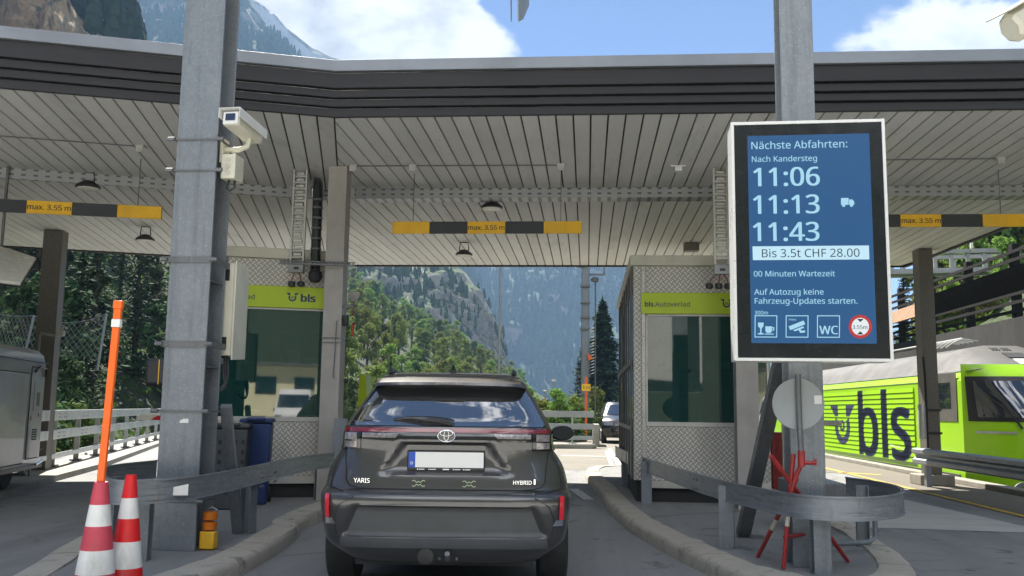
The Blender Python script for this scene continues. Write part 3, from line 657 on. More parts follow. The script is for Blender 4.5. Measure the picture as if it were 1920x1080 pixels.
# perforated cable tray hung under the ceiling
mb = MB(); mb.span((-3.4, 13.15, 4.33), (7.1, 13.19, 4.48)); mb.span((-3.4, 13.192, 4.33), (7.1, 13.42, 4.345)); mb.build('cable_tray', M['perf'], can)
pT = Vector((-3.75, 13.25)); 
mb = MB(); e = pT + l_dir * 11; mb.bar((pT.x, pT.y, 4.405), (e.x, e.y, 4.405), .04, .15); mb.build('cable_tray', M['perf'], can)
q = at(265, 275, z=4.485); q2 = at(0, 255, z=4.485)
for a_, b_ in (((-3.1, 11.9, 4.485), (-.3, 11.93, 4.485)), ((3, 11.8, 4.485), (5.15, 11.77, 4.485)), (q, q2)): mb = MB(); mb.tube([a_, b_], .008, 6); mb.build('ceiling_cable', M['galv_dark'], can)
for p in ((-3.1, 11.9), (-2.3, 11.9), (-.345, 11.93), (5.12, 11.77), (q.x, q.y)):
    mb = MB(); mb.box((p[0], p[1], 4.482), (.10, .10, .03)); mb.box((p[0], p[1] - .05, 4.45), (.09, .01, .09)); mb.build('ceiling_anchor', M['alu'], can)
p = at(1296, 466, z=4.4); mb = MB(); mb.box((p.x, p.y, 4.42), (.28, .22, .15)); mb.build('junction_box', M['post_brown'], can, bev=.01)
p = at(1272, 316, z=4.45); mb = MB(); mb.box((p.x, p.y, 4.44), (.09, .09, .06)); mb.box((p.x, p.y, 4.483), (.2, .03, .02)); mb.build('sensor', M['white'], can, bev=.005)

# ------------------------------------------------------------------ height bars
def height_bar(label, p, q, n0, texts, zbot, hgt=.165):
    """striped board from p to q (plan), n0 = colour of the first panel (0 yellow)"""
    p, q = Vector((*p, 0)), Vector((*q, 0)); d = (q - p); L = d.length; u = d / L
    t = thing('height_bar', label, 'height bar', (p + q) / 2 + Vector((0, 0, zbot)), 0, 'striped height limit boards under the canopy')
    n = round(L / .515); w = L / n; back = Vector((-u.y, u.x, 0))
    mb = MB(); mb.bar(p + back * .03 + Vector((0, 0, zbot + hgt / 2)), q + back * .03 + Vector((0, 0, zbot + hgt / 2)), .02, hgt * .9); mb.build('backing_rail', M['galv_dark'], t)
    for k in range(n):
        a, b = p + u * (k * w + .002), p + u * ((k + 1) * w - .002); yel = (k + n0) % 2 == 0
        mb = MB(); mb.bar(a + Vector((0, 0, zbot + hgt / 2)), b + Vector((0, 0, zbot + hgt / 2)), .03, hgt)
        o = mb.build('panel', M['yellow'] if yel else M['blackpanel'], t, bev=.003); o['label'] = 'yellow panel' if yel else 'black panel'
        if k in texts:
            mb = MB(); text_on(mb, 'max. 3.55 m', a - back * .0155 + u * .012 + Vector((0, 0, zbot + .05)), u, (0, 0, 1), width=w * .95, bold=.018); mb.build('lettering', M['ink'], o, flat=True)
    for k in (.11, .89):
        c = p + u * (L * k); mb = MB(); mb.tube([c + Vector((0, 0, zbot + hgt)), c + Vector((0, 0, 4.48))], .006, 6); mb.build('hanger_rod', M['galv_dark'], t)
    return t
height_bar('striped max 3.55 m board hanging over the lane of the dark grey car', (-2.64, 12.3), (-.07, 12.3), 0, (2,), 3.645)
height_bar('striped height board right of the departure display, hung above the locomotive', (3.03, 12.3), (5.61, 12.3), 0, (2,), 3.725)
a, b = at(303, 400, z=3.77), at(50, 388, z=3.77); d = (a - b).normalized(); L_ = (a - b).length / 3; A0 = b - d * L_ * 2
height_bar('striped height board over the far left lane, left of the galvanised post', (A0.x, A0.y), (a.x, a.y), 0, (2,), 3.69)

# ------------------------------------------------------------------ ceiling lamps
def lamp(px, py, label, zz):
    p = at(px, py, z=zz); t = thing('ceiling_lamp', label, 'lamp', (p.x, p.y, zz), random.uniform(-.2, .2), 'round flood lamps under the canopy ceiling')
    mb = MB(); mb.lathe([(.05, .10), (.07, .095), (.14, .04), (.165, .02), (.165, -.005), (.15, -.012)], (0, 0, 0), 24); mb.build('lamp_shade', M['black'], t, local=True)
    mb = MB(); mb.lathe([(.145, -.010), (.14, -.022), (.01, -.026)], (0, 0, 0), 24); mb.build('lens', M['lamp_lens'], t, local=True)
    mb = MB(); h = HC - zz - .01
    mb.tube([(-.08, 0, .06), (-.09, 0, .12), (-.075, 0, h), (.075, 0, h), (.09, 0, .12), (.08, 0, .06)], .010, 6); mb.build('bracket', M['black'], t, local=True)
lamp(922, 390, 'round black flood lamp above the yellow max panel of the middle height board', 4.28)
lamp(870, 478, 'round black flood lamp below the middle height board, near the rear ceiling edge', 4.25)
lamp(272, 450, 'round black flood lamp below the yellow end panel beside the left steel post', 4.25)
lamp(165, 352, 'round flood lamp above the height board of the far left lane', 4.28)

# ------------------------------------------------------------------ toll booths
def booth(label, loc, rz, W, L, x_sign, n_side):
    t = thing('toll_booth', label, 'toll booth', loc, rz, 'tread plate toll booths with lime signs')
    B = lambda mb, nm, mt, par=None, **k: mb.build(nm, mt, par or t, local=True, **k)
    # front (y = 0 plane), left side (x = 0 plane), z measured from the ground
    mb = MB(); mb.span((.0, .0, .40), (W, .05, 1.10)); B(mb, 'front_panel', M['tread'])
    mb = MB(); mb.span((.0, .0, 2.90), (W, .05, 3.26)); B(mb, 'front_panel', M['tread'])
    mb = MB(); mb.span((.0, .0, 1.10), (.105, .05, 2.90)); mb.span((0, .0505, .40), (.05, .22, 3.26)); B(mb, 'corner_panel', M['tread'])
    mb = MB(); mb.span((.106, -.022, .40), (.155, -.001, 3.26)); B(mb, 'corner_trim', M['alu'], bev=.002)
    mb = MB()
    for i in range(16): mb.lathe([(.007, 0), (.004, .005)], (.13, -.022, .5 + i * .18), 8, (0, -1, 0))
    B(mb, 'rivets', M['black'])
    mb = MB(); mb.span((-.05, -.06, 3.262), (W, L, 3.40)); B(mb, 'roof', M['beige_trim'], bev=.008)
    mb = MB(); mb.span((.03, .06, .118), (W - .03, L - .05, .40)); B(mb, 'plinth', M['conc_dark'])
    mb = MB(); mb.span((.1, -.004, .30), (W, .02, .395)); B(mb, 'base_trim', M['alu'], bev=.003)
    # front window
    mb = MB(); mb.span((.16, -.006, 1.105), (W, .055, 1.165)); mb.span((.16, 0, 1.165), (.185, .05, 2.60)); mb.span((W - .03, 0, 1.165), (W, .05, 2.60)); mb.span((.16, 0, 2.58), (W, .05, 2.605))
    fr = B(mb, 'window', M['alu'], bev=.002)
    mb = MB(); mb.span((.187, .022, 1.167), (W - .032, .030, 2.578)); B(mb, 'pane', M['glass'], fr)
    # sign
    mb = MB(); mb.span((.10, -.030, 2.608), (W + .02, -.002, 2.895)); sg = B(mb, 'sign', M['lime'], bev=.003)
    U, V = (1, 0, 0), (0, 0, 1); mb = MB(); xs = x_sign
    w1 = text_on(mb, 'bls', (xs, -.030, 2.705), U, V, height=.082, bold=.035); w2 = text_on(mb, '.Autoverlad', (xs + w1 + .008, -.030, 2.705), U, V, height=.082, bold=0); B(mb, 'lettering', M['logo_ink'], sg, flat=True)
    mb = MB(); winged_wheel(mb, (xs + 1.0, -.030, 2.695), U, V, .115); text_on(mb, 'bls', (xs + 1.20, -.030, 2.70), U, V, height=.118, bold=.05, sx=1.15); B(mb, 'logo', M['logo_ink'], sg, flat=True)
    # left side wall: dark frames with tall panes
    mb = MB(); mb.span((-.012, .22, .40), (.04, L, 1.08)); mb.span((-.012, .22, 3.02), (.04, L, 3.26)); B(mb, 'side_panel', M['post_brown'])
    n = n_side; wsp = (L - .22) / n
    for i in range(n):
        y0 = .22 + i * wsp; mb = MB(); mb.span((-.035, y0, .40), (-.013, y0 + .06, 3.24)); mb.span((-.030, y0 + .06, 1.95), (-.010, y0 + wsp, 2.02)); mb.span((-.030, y0 + .06, 1.04), (-.010, y0 + wsp, 1.10)); f2 = B(mb, 'side_window', M['galv_dark'], bev=.002)
        mb = MB(); mb.span((.01, y0 + .06, 1.08), (.018, y0 + wsp, 3.02)); B(mb, 'pane', M['glass'], f2)
    mb = MB(); mb.span((W - .03, .06, .40), (W, L, 1.1)); mb.span((W - .03, .06, 2.6), (W, L, 3.26)); mb.span((0, L - .05, .40), (W, L, 3.26)); B(mb, 'rear_wall', M['beige_trim'])
    mb = MB(); mb.span((W - .02, .06, 1.1), (W - .012, L - .05, 2.6)); B(mb, 'pane', M['glass'])
    # inside: floor, desk, cupboards, screens, chair back
    mb = MB(); mb.span((.05, .06, .41), (W - .04, L - .06, .45)); B(mb, 'inner_floor', M['conc_dark'])
    mb = MB(); mb.span((.06, 1.35, .45), (W * .45, 1.42, 2.75)); mb.span((W * .62, 1.7, .45), (W - .06, 1.75, 2.4)); B(mb, 'cupboard', M['train_grey'])
    mb = MB(); mb.span((.2, .35, 1.02), (W - .1, .85, 1.06)); B(mb, 'desk', M['col_grey'])
    mb = MB(); mb.span((.40, .55, 1.16), (.78, .58, 1.42)); mb.span((.57, .56, 1.06), (.61, .60, 1.16)); B(mb, 'monitor', M['black'])
    mb = MB(); mb.span((.2, .30, 1.86), (W - .06, .62, 1.89)); B(mb, 'shelf', M['col_grey'])
    rb = random.Random(int(W * 100))
    for k in range(7):
        x0 = .25 + k * (W - .45) / 7; w_, h_ = rb.uniform(.08, .17), rb.uniform(.08, .26); mb = MB(); mb.span((x0, .34, 1.891), (x0 + w_, .34 + rb.uniform(.1, .2), 1.891 + h_)); B(mb, 'box', M[rb.choice(['white', 'cream_paint', 'alu', 'bridge', 'beige'])], bev=.004)
    for k in range(5):
        x0 = .25 + k * (W - .45) / 5; w_, h_ = rb.uniform(.10, .2), rb.uniform(.05, .22); mb = MB(); mb.span((x0, .40, 1.062), (x0 + w_, .52, 1.062 + h_)); B(mb, 'paper_tray', M[rb.choice(['white', 'alu', 'blue_bin', 'beige'])], bev=.004)
    mb = MB(); mb.lathe([(.02, 0), (.22, .05), (.25, .3), (.2, .5), (.1, .58), (.02, .6)], (W * .42, 1.02, 1.0), 16); B(mb, 'chair', M['black'])
    return t
BR = booth('patterned metal toll booth behind the departure display with a bls sign on lime', (.63, 12.66, 0), 0, 1.78, 5.6, .15, 7)
u19 = R_(19); cL = Vector((-3.36, 12.36, 0)); BL = booth('patterned metal toll booth between the left steel post and the grey column', cL - Vector((math.cos(u19), math.sin(u19), 0)) * 1.95, u19, 1.95, 4.6, .25, 4)

# ------------------------------------------------------------------ big galvanised posts
def hpost(name, label, x0, x1, yf, depth, ztop, zb=.118):
    t = thing(name, label, 'steel post', ((x0 + x1) / 2, yf + depth / 2, zb), 0, 'tall galvanised posts on the traffic islands')
    mb = MB(); mb.span((x0, yf, zb), (x1, yf + .022, ztop)); mb.build('front_flange', M['galv'], t, bev=.004)
    mb = MB(); mb.span((x0, yf + depth - .022, zb), (x1, yf + depth, ztop)); mb.build('rear_flange', M['galv'], t, bev=.004)
    xm = (x0 + x1) / 2; mb = MB(); mb.span((xm - .012, yf + .022, zb), (xm + .012, yf + depth - .022, ztop)); mb.build('web', M['galv_dark'], t)
    return t
PR = hpost('steel_post', 'tall galvanised post that carries the blue departure display', 1.60, 1.866, 7.6, .26, 6.2)
PL = hpost('steel_post', 'wide galvanised post with cable straps, camera and beige cabinet behind two cones', -3.545, -3.185, 7.6, .34, 6.4)
for py in (262, 320, 487, 645, 771, 940):
    z = at(360, py, y=7.6).z; h = .05 if py in (487, 645) else .014
    mb = MB(); mb.span((-3.56, 7.584, z - h / 2), (-3.17, 7.597, z + h / 2)); mb.span((-3.572, 7.584, z - h / 2), (-3.561, 7.96, z + h / 2)); mb.span((-3.169, 7.584, z - h / 2), (-3.158, 7.96, z + h / 2)); mb.span((-3.56, 7.945, z - h / 2), (-3.17, 7.957, z + h / 2))
    for x in (-3.585, -3.15): mb.tube([(x - .03, 7.572, z), (x + .03, 7.572, z)], .018, 8)
    mb.build('strap', M['galv_dark'], PL)
mb = MB(); mb.bar((-3.14, 7.99, 1.30), (-3.24, 8.7, .13), .09, .06); mb.build('brace', M['galv'], PL)
for z in (1.62, 2.35): mb = MB(); mb.span((-3.353 + .013, 7.623, z), (-3.19, 7.917, z + .012)); mb.build('gusset', M['galv_dark'], PL)
for (px, py, w, h) in ((345, 789, .075, .035), (337, 911, .10, .07)):
    p = at(px, py, y=7.598); mb = MB(); mb.plate([p + Vector(q) for q in ((-w / 2, 0, -h / 2), (w / 2, 0, -h / 2), (w / 2, 0, h / 2), (-w * .1, 0, h / 2), (-w / 2, 0, 0))], .002)
    if py < 850: mb.build('sticker', M['white'], PL)
mb = MB(); mb.bar((1.62, 7.95, 1.75), (1.50, 9.35, .13), .12, .08); mb.build('brace', M['galv_dark'], PR)
mb = MB(); mb.span((1.55, 9.25, .119), (1.68, 9.5, .15)); mb.build('base_plate', M['galv_dark'], PR)
mb = MB(); mb.span((1.745, 7.623, 1.75), (1.86, 7.83, 1.765)); mb.build('gusset', M['galv_dark'], PR)

# ------------------------------------------------------------------ departure display
bx0, bx1 = 1.085, 2.195; brz = R_(2.6); bO = Vector((1.085, 6.965, 1.68)); bu = Vector((math.cos(brz), -math.sin(brz), 0)); bv = Vector((0, 0, 1)); bn = Vector((-bu.y, bu.x, 0))  # bn points away from the viewer
BW, BH, BD = 1.113, 1.80, .28
bd = thing('departure_display', 'tall blue departure screen in a black and silver case on the right steel post', 'display', bO + bu * BW / 2)
Bp = lambda a, b, c: bO + bu * a + bv * c + bn * b
def bbox(mb, a0, a1, b0, b1, c0_, c1_): return mb.add([Bp(a, b, c) for a in (a0, a1) for b in (b0, b1) for c in (c0_, c1_)], [(0, 1, 3, 2), (4, 6, 7, 5), (0, 4, 5, 1), (2, 3, 7, 6), (0, 2, 6, 4), (1, 5, 7, 3)])
mb = MB(); bbox(mb, 0, BW, .012, BD, 0, BH); mb.build('housing', M['board_frame'], bd, bev=.006)
mb = MB(); fw = .020
bbox(mb, -.003, fw, -.004, .0115, -.003, BH + .003); bbox(mb, BW - fw, BW + .003, -.004, .0115, -.003, BH + .003); bbox(mb, fw, BW - fw, -.004, .0115, -.003, fw); bbox(mb, fw, BW - fw, -.004, .0115, BH - fw, BH + .003); mb.build('frame', M['board_frame'], bd, bev=.002)
mb = MB(); bbox(mb, fw + .001, BW - fw - .001, .002, .0112, fw + .001, BH - fw - .001); mb.build('bezel', M['screen_black'], bd)
SW, SH = .885, 1.565; so = Bp(.118, -.001, .128)
mb = MB(); so_b = Bp(.118, 0, .128); bbox(mb, .118, .118 + SW, -.001, .0018, .128, .128 + SH); scr = mb.build('screen', M['screen'], bd)
def sxy(px, py):
    v = (py - 250) / 394.; xl, xr = 1401 + 10 * v, 1628 + 17 * v; return (px - xl) / (xr - xl) * SW, (1 - v) * SH
def spt(px, py): a, b = sxy(px, py); return so + bu * a + bv * b
def stext(s, px0, px1, base, bold, mat, nm='lettering', z_=0):
    mb = MB(); w = sxy(px1, base)[0] - sxy(px0, base)[0]; text_on(mb, s, spt(px0, base), bu, bv, width=w, bold=bold, lift=.001 if mat != 'screen_dark' else .0045, thick=.0008); mb.build(nm, M[mat], scr, flat=True)
stext('Nächste Abfahrten:', 1409, 1588, 276, .004, 'screen_text'); stext('Nach Kandersteg', 1410, 1532, 301, .004, 'screen_text')
for s, b_ in (('11:06', 348), ('11:13', 401), ('11:43', 453)): stext(s, 1414, 1537, b_, .022, 'screen_text')
mb = MB(); flat(mb, [sxy(*q) for q in ((1413, 489), (1630, 489), (1629, 463), (1412, 463))], so, bu, bv, .001, thick=.001); mb.build('price_bar', M['screen_bar'], scr, flat=True)
stext('Bis 3.5t CHF 28.00', 1430, 1612, 484, 0, 'screen_dark'); stext('00 Minuten Wartezeit', 1415, 1567, 520, .006, 'screen_text')
stext('Auf Autozug keine', 1416, 1546, 554, .006, 'screen_text'); stext('Fahrzeug-Updates starten.', 1417, 1609, 571, .006, 'screen_text'); stext('300m', 1417, 1442, 591, .006, 'screen_text')
def sfl(mb, pts, k=0): flat(mb, [sxy(*q) for q in pts], so, bu, bv, .001 + .0012 * k, thick=.0008)
for x0 in (1417, 1475.5, 1534):
    mb = MB(); x1, y0, y1, w = x0 + 42.5, 592.5, 633.5, 1.6
    for q in (((x0, y0), (x1, y0), (x1, y0 + w), (x0, y0 + w)), ((x0, y1 - w), (x1, y1 - w), (x1, y1), (x0, y1)), ((x0, y0 + w), (x0 + w, y0 + w), (x0 + w, y1 - w), (x0, y1 - w)), ((x1 - w, y0 + w), (x1, y0 + w), (x1, y1 - w), (x1 - w, y1 - w))): sfl(mb, q)
    mb.build('icon_frame', M['screen_text'], scr, flat=True)
mb = MB(); sfl(mb, [(1423, 606), (1434, 606), (1433.5, 613), (1430, 617), (1430, 625), (1434, 626), (1434, 628), (1423, 628), (1423, 626), (1427.5, 625), (1427.5, 617), (1423.6, 613)])
sfl(mb, [(1437, 613), (1450, 613), (1449.5, 622), (1447, 625), (1440, 625), (1437.4, 622)]); sfl(mb, [(1436, 626.3), (1453, 626.3), (1453, 628), (1436, 628)]); sfl(mb, [(1450.4, 614.5), (1454, 614.5), (1454, 620), (1450.4, 621.5), (1450.4, 619.5), (1452.3, 618.6), (1452.3, 616.4), (1450.4, 616.4)]); mb.build('icon', M['screen_text'], scr, flat=True)
mb = MB(); sfl(mb, [(1481, 613), (1509, 602), (1512, 609), (1484, 620)]); sfl(mb, [(1489, 620), (1508, 612.6), (1510, 615.5), (1493, 622)], 1); sfl(mb, [(1498, 617), (1502, 616), (1505, 621), (1511, 620), (1512, 624), (1503, 625)]); mb.build('icon', M['screen_text'], scr, flat=True)
stext('Video', 1481, 1495, 602, .0, 'screen_text', 'icon'); stext('WC', 1539, 1573, 627, .02, 'screen_text', 'icon')
mb = MB(); sfl(mb, [(1577, 373), (1591, 373), (1591, 386), (1577, 386)]); sfl(mb, [(1592, 376), (1598, 376), (1601.5, 380.5), (1601.5, 386), (1592, 386)]); 
for cx in (1582, 1596.5): sfl(mb, ring2(cx, 387, 3.0, 14))
mb.build('icon', M['screen_text'], scr, flat=True)
mb = MB(); sfl(mb, ring2(1614, 613, 21.5, 32)); mb.build('height_sign', M['screen_red'], scr, flat=True)
mb = MB(); sfl(mb, ring2(1614, 613, 16, 32), 1); mb.build('height_sign', M['screen_white'], scr, flat=True)
mb = MB(); sfl(mb, [(1608, 599), (1620, 599), (1614, 605)], 2); sfl(mb, [(1608, 627.5), (1620, 627.5), (1614, 621.5)], 2); mb.build('height_sign', M['screen_dark'], scr, flat=True)
stext('3.55m', 1599.5, 1627, 617.5, .012, 'screen_dark')
mb = MB()
for z in (.35, 1.45): bbox(mb, BW * .55, BW * .75, BD + .001, BD + .34, z, z + .08)
mb.build('mount', M['galv_dark'], bd)

# ------------------------------------------------------------------ curved crash rails round the islands
def crash_rail(label, plan, posts, z0=.525, z1=.70, joints=(), stickers=()):
    c = catmull(plan, 8); L = c[0]; t = thing('crash_rail', label, 'guardrail', (plan[0][0], plan[0][1], 0), 0, 'curved steel crash rails round the islands')
    mb = MB(); mb.ribbon(c, z0, z1, .012); mb.ribbon(c, z0, z0 + .012, .03); mb.ribbon(c, z1 - .012, z1, .03); mb.build('rail', M['rail_galv'], t, bev=.002)
    for i, (x, y, rz) in enumerate(posts):
        mb = MB()
        for s in (-1, 1): mb.box((x - math.sin(rz) * s * .05, y + math.cos(rz) * s * .05, .118 + .27), (.13, .01, .54), rz)
        mb.box((x, y, .118 + .27), (.01, .088, .54), rz); mb.build('post', M['galv'], t, bev=.002)
    for p, d in joints:
        mb = MB(); n = Vector((d[1], -d[0], 0)).normalized()
        for a in (-.04, .04):
            for z in (.55, .64): q = Vector((p[0], p[1], z)) + Vector((d[0], d[1], 0)).normalized() * a + n * .006; mb.lathe([(.014, 0), (.012, .008), (.004, .012)], q, 8, n)
        mb.build('bolts', M['galv_dark'], t)
    return t
rr = [(.50, 16.4), (.535, 15.7), (.68, 13.4), (.94, 10.75), (1.19, 8.75), (1.36, 8.0), (1.60, 7.28), (1.97, 7.16), (2.33, 7.45), (2.56, 7.95), (2.66, 8.5), (2.62, 9.0), (2.50, 9.4)]
CR = crash_rail('curved grey crash rail in front of the red tripod and right steel post', rr, [(1.235, 8.56, R_(-12)), (.77, 12.35, 0), (.62, 15.2, 0), (1.745, 7.33, R_(4)), (2.50, 8.9, R_(80))], joints=[((1.235, 8.56), (.25, -1)), ((1.08, 9.5), (.25, -1))])
rl = [(-4.30, 9.2), (-4.28, 8.2)] + [tuple(at(a, b, z=.75)[:2]) for a, b in ((205, 897), (287, 898), (367, 892), (443, 879), (480, 872), (560, 856), (627, 848))]
CL = crash_rail('curved grey crash rail passing the left steel post behind the cones', rl, [(-3.40, 7.10, R_(8)), (-3.17, 8.75, R_(80)), (-3.42, 12.0, R_(90)), (-4.22, 8.2, R_(90))], z0=.57, z1=.75, joints=[((-3.06, 8.75), (-.1, 1)), ((-3.15, 9.4), (-.1, 1))])
p = at(337, 911, y=7.0); mb = MB(); mb.plate([Vector((p.x, 7.0, .66)) + Vector(q) for q in ((-.055, .0, -.04), (.055, .03, -.04), (.055, .03, .045), (-.01, .01, .03), (-.055, 0, .02))], .003); mb.build('sticker', M['white'], CL)

# ------------------------------------------------------------------ round sign back on a red tripod
tr = thing('sign_stand', 'red and white tripod stand holding the grey back of a round sign', 'sign stand', (1.72, 7.45, .118))
mb = MB(); mb.lathe([(.195, -.004), (.198, 0), (.195, .004)], (1.625, 7.40, 1.372), 40, (0, 1, 0)); sd = mb.build('sign_disc', M['sign_back'], tr, ang=20)
mb = MB(); mb.span((1.745, 7.388, 1.375), (1.80, 7.3955, 1.44)); mb.build('sticker', M['white'], sd)
mb = MB(); mb.tube([(1.622, 7.372, 1.60), (1.625, 7.372, 1.2), (1.632, 7.372, .98)], .022, 12); mb.build('pole', M['galv_dark'], tr)
mb = MB(); mb.lathe([(.028, 0), (.028, .12)], (1.632, 7.372, .90), 12); mb.tube([(1.632, 7.372, .93), (1.73, 7.36, .93)], .015, 8); mb.tube([(1.73, 7.36, .91), (1.73, 7.36, .96)], .012, 6); mb.tube([(1.632, 7.372, .92), (1.60, 7.40, .84), (1.56, 7.43, .70)], .018, 8); mb.build('clamp', M['red_paint'], tr)
J = Vector((1.565, 7.45, .70))
for top, foot in (((1.585, 7.43, .99), (1.50, 7.48, .125)), ((1.39, 7.30, .98), (2.10, 7.92, .125)), ((1.62, 7.50, .80), (1.41, 8.05, .125))):
    top, foot = Vector(top), Vector(foot); d = foot - top; L = d.length
    f = [0, .52, .60, 1]
    mb = MB(); mb.tube([top, top + d * .5], .018, 10); leg = mb.build('leg', M['red_paint'], tr)
    mb = MB(); mb.tube([top + d * .5005, top + d * .63], .0178, 10); mb.build('band', M['cream_paint'], leg)
    mb = MB(); mb.tube([top + d * .6305, foot], [.018, .016], 10); mb.build('lower_tube', M['red_paint'], leg)
mb = MB(); mb.tube([(1.51, 7.478, .36), (1.93, 7.78, .38)], .014, 8); mb.build('cross_bar', M['red_paint'], tr)

# ------------------------------------------------------------------ cones and warning rod
def cone(label, x, y, H, rb, rt, bands, mats, z0=.13):
    t = thing('traffic_cone', label, 'traffic cone', (x, y, z0), 0, 'striped traffic cones beside the left post')
    mb = MB(); mb.box((0, 0, .02), (rb * 2.7, rb * 2.7, .04)); mb.build('base', M['rubber'], t, bev=.012, local=True)
    zs = [.04] + [H * b for b in bands] + [H]
    for k in range(len(zs) - 1):
        r = lambda z: rb + (rt - rb) * (z - .04) / (H - .04)
        mb = MB(); pf = [(r(zs[k]), zs[k]), (r((zs[k] + zs[k + 1]) / 2), (zs[k] + zs[k + 1]) / 2), (r(zs[k + 1]), zs[k + 1])]
        if k == len(zs) - 2: pf += [(rt * .8, H + .004)]
        mb.lathe(pf, (0, 0, 0), 32); mb.build('band', M[mats[k % 2]], t, local=True)
    return t
C2 = cone('bright red and white cone standing in front of the left steel post', at(246, 892, y=5.95).x, 5.95, .715, .115, .033, (.19, .42, .62, .80), ('redwhite_red', 'cone_white'))
C1 = cone('faded pinkish red and white cone with an orange rod standing in its tip', at(190, 905, y=5.75).x, 5.75, .685, .128, .042, (.19, .40, .61, .80), ('cone_faded', 'cone_white'))
rod = thing('warning_rod', 'tall orange plastic rod with white band stuck in the faded cone', 'marker rod', (at(190, 905, y=5.75).x, 5.75, .82))
_ra, _rb = at(189, 906, y=5.75), at(223, 564, y=5.80)
def rp(f): return _ra.lerp(_rb, f)
mb = MB(); mb.bar(rp(0), rp(.85), .047, .03, (0, 1, 0)); mb.build('rod', M['orange'], rod, bev=.006)
mb = MB(); mb.bar(rp(.8505), rp(.895), .058, .036, (0, 1, 0)); mb.build('reflective_band', M['cone_white'], rod, bev=.003)
mb = MB(); mb.bar(rp(.8955), rp(.955), .05, .03, (0, 1, 0)); mb.bar(rp(.955), rp(1.0), .06, .038, (0, 1, 0)); mb.build('tip', M['orange'], rod, bev=.006)

# ------------------------------------------------------------------ things on the left post
cc = thing('security_camera', 'beige security camera with sun hood on a bracket at the left steel post', 'camera', (-3.1, 7.62, 3.6))
hp = at(432, 219, y=7.42); d = at(474, 254, y=7.85) - hp; dn = d.normalized(); sx = dn.cross(Vector((0, 0, 1))).normalized(); sz = sx.cross(dn)
def obx(mb, o, a0, a1, b0, b1, c0_, c1_): return mb.add([o + sx * a + dn * b + sz * c for a in (a0, a1) for b in (b0, b1) for c in (c0_, c1_)], [(0, 1, 3, 2), (4, 6, 7, 5), (0, 4, 5, 1), (2, 3, 7, 6), (0, 2, 6, 4), (1, 5, 7, 3)])
mb = MB(); obx(mb, hp, -.074, .074, .02, .48, -.066, .056); mb.build('body', M['beige'], cc, bev=.012)
mb = MB(); obx(mb, hp, -.096, .096, -.03, .52, .068, .075); obx(mb, hp, -.096, -.089, -.03, .52, -.01, .068); obx(mb, hp, .089, .096, -.03, .52, -.01, .068); mb.build('hood', M['white_paint'], cc, bev=.004)
mb = MB(); obx(mb, hp, -.068, .068, .004, .0195, -.060, .050); mb.build('front_ring', M['white_paint'], cc, bev=.004)
mb = MB(); obx(mb, hp, -.043, .043, -.004, .0035, -.031, .029); mb.build('lens', M['train_glass'], cc)
mb = MB(); mb.tube([(-3.19, 7.75, 3.53), (-3.05, 7.75, 3.53), (-2.98, 7.76, 3.56), (-2.965, 7.77, 3.63)], .024, 10); mb.span((-3.195, 7.68, 3.40), (-3.165, 7.82, 3.62)); mb.build('bracket', M['beige'], cc, bev=.004)
cb = thing('connection_box', 'small beige connection box with three round plugs below the camera', 'box', (-3.15, 7.72, 3.25))
mb = MB(); mb.span((-3.168, 7.66, 3.25), (-3.04, 7.86, 3.47)); mb.build('box', M['beige'], cb, bev=.008)
for k in range(3): mb = MB(); mb.lathe([(.022, 0), (.022, .006), (.012, .008)], (-3.105, 7.66, 3.305 + k * .055), 14, (0, -1, 0)); mb.build('plug', M['beige_trim'], cb)
mb = MB(); mb.tube([(-3.11, 7.72, 3.25), (-3.12, 7.70, 3.17), (-3.09, 7.70, 3.15), (-3.06, 7.72, 3.18), (-3.07, 7.74, 3.25)], .010, 6); mb.build('cable', M['black'], cb)
kb = thing('control_cabinet', 'large beige sheet metal cabinet strapped to the right of the left steel post', 'cabinet', (-3.1, 7.95, 1.8))
mb = MB(); mb.span((-3.255, 7.99, 1.74), (-3.0, 8.22, 2.56)); mb.build('body', M['beige'], kb, bev=.006)
mb = MB(); mb.add([(-3.0, 7.985, 1.70), (-2.985, 7.985, 1.70), (-2.985, 8.3, 1.72), (-3.0, 8.3, 1.72), (-3.0, 7.985, 2.585), (-2.985, 7.985, 2.585), (-2.985, 8.3, 2.55), (-3.0, 8.3, 2.55)], [(3, 2, 1, 0), (4, 5, 6, 7), (0, 1, 5, 4), (1, 2, 6, 5), (2, 3, 7, 6), (3, 0, 4, 7)]); mb.build('side_cover', M['beige'], kb, bev=.004)
mb = MB(); mb.span((-3.09, 7.975, 1.74), (-3.005, 7.989, 2.55)); mb.build('front_cover', M['beige'], kb, bev=.003)
for z in (1.80, 2.40): mb = MB(); mb.span((-3.09, 7.968, z), (-3.04, 7.974, z + .10)); mb.build('slot', M['dark'], kb)
for z in (1.66, 2.565): mb = MB(); mb.span((-3.26, 7.93, z), (-3.05, 7.955, z + .05)); mb.build('bracket', M['galv_dark'], kb)
mb = MB()
for k in range(3): mb.tube(catmull([(-3.10 + k * .02, 8.05, 1.74), (-3.08 + k * .02, 8.04, 1.58), (-3.06, 8.02, 1.48 - k * .015), (-3.12, 7.98, 1.43), (-3.18, 7.95, 1.50)], 5), .012, 6)
mb.build('cable', M['black'], kb)
kb.location.x -= .12
bk = thing('warning_lamp', 'yellow battery box with stacked amber lamps at the foot of the left steel post', 'warning lamp', (-3.15, 7.85, .12))
mb = MB(); mb.span((-3.18, 7.66, .125), (-3.055, 7.76, .27)); mb.build('battery_box', M['yellow'], bk, bev=.012)
for z in (.275, .355): mb = MB(); mb.lathe([(.03, 0), (.058, .008), (.06, .065), (.03, .075)], (-3.115, 7.71, z), 20); mb.build('lamp', M['amber'], bk)
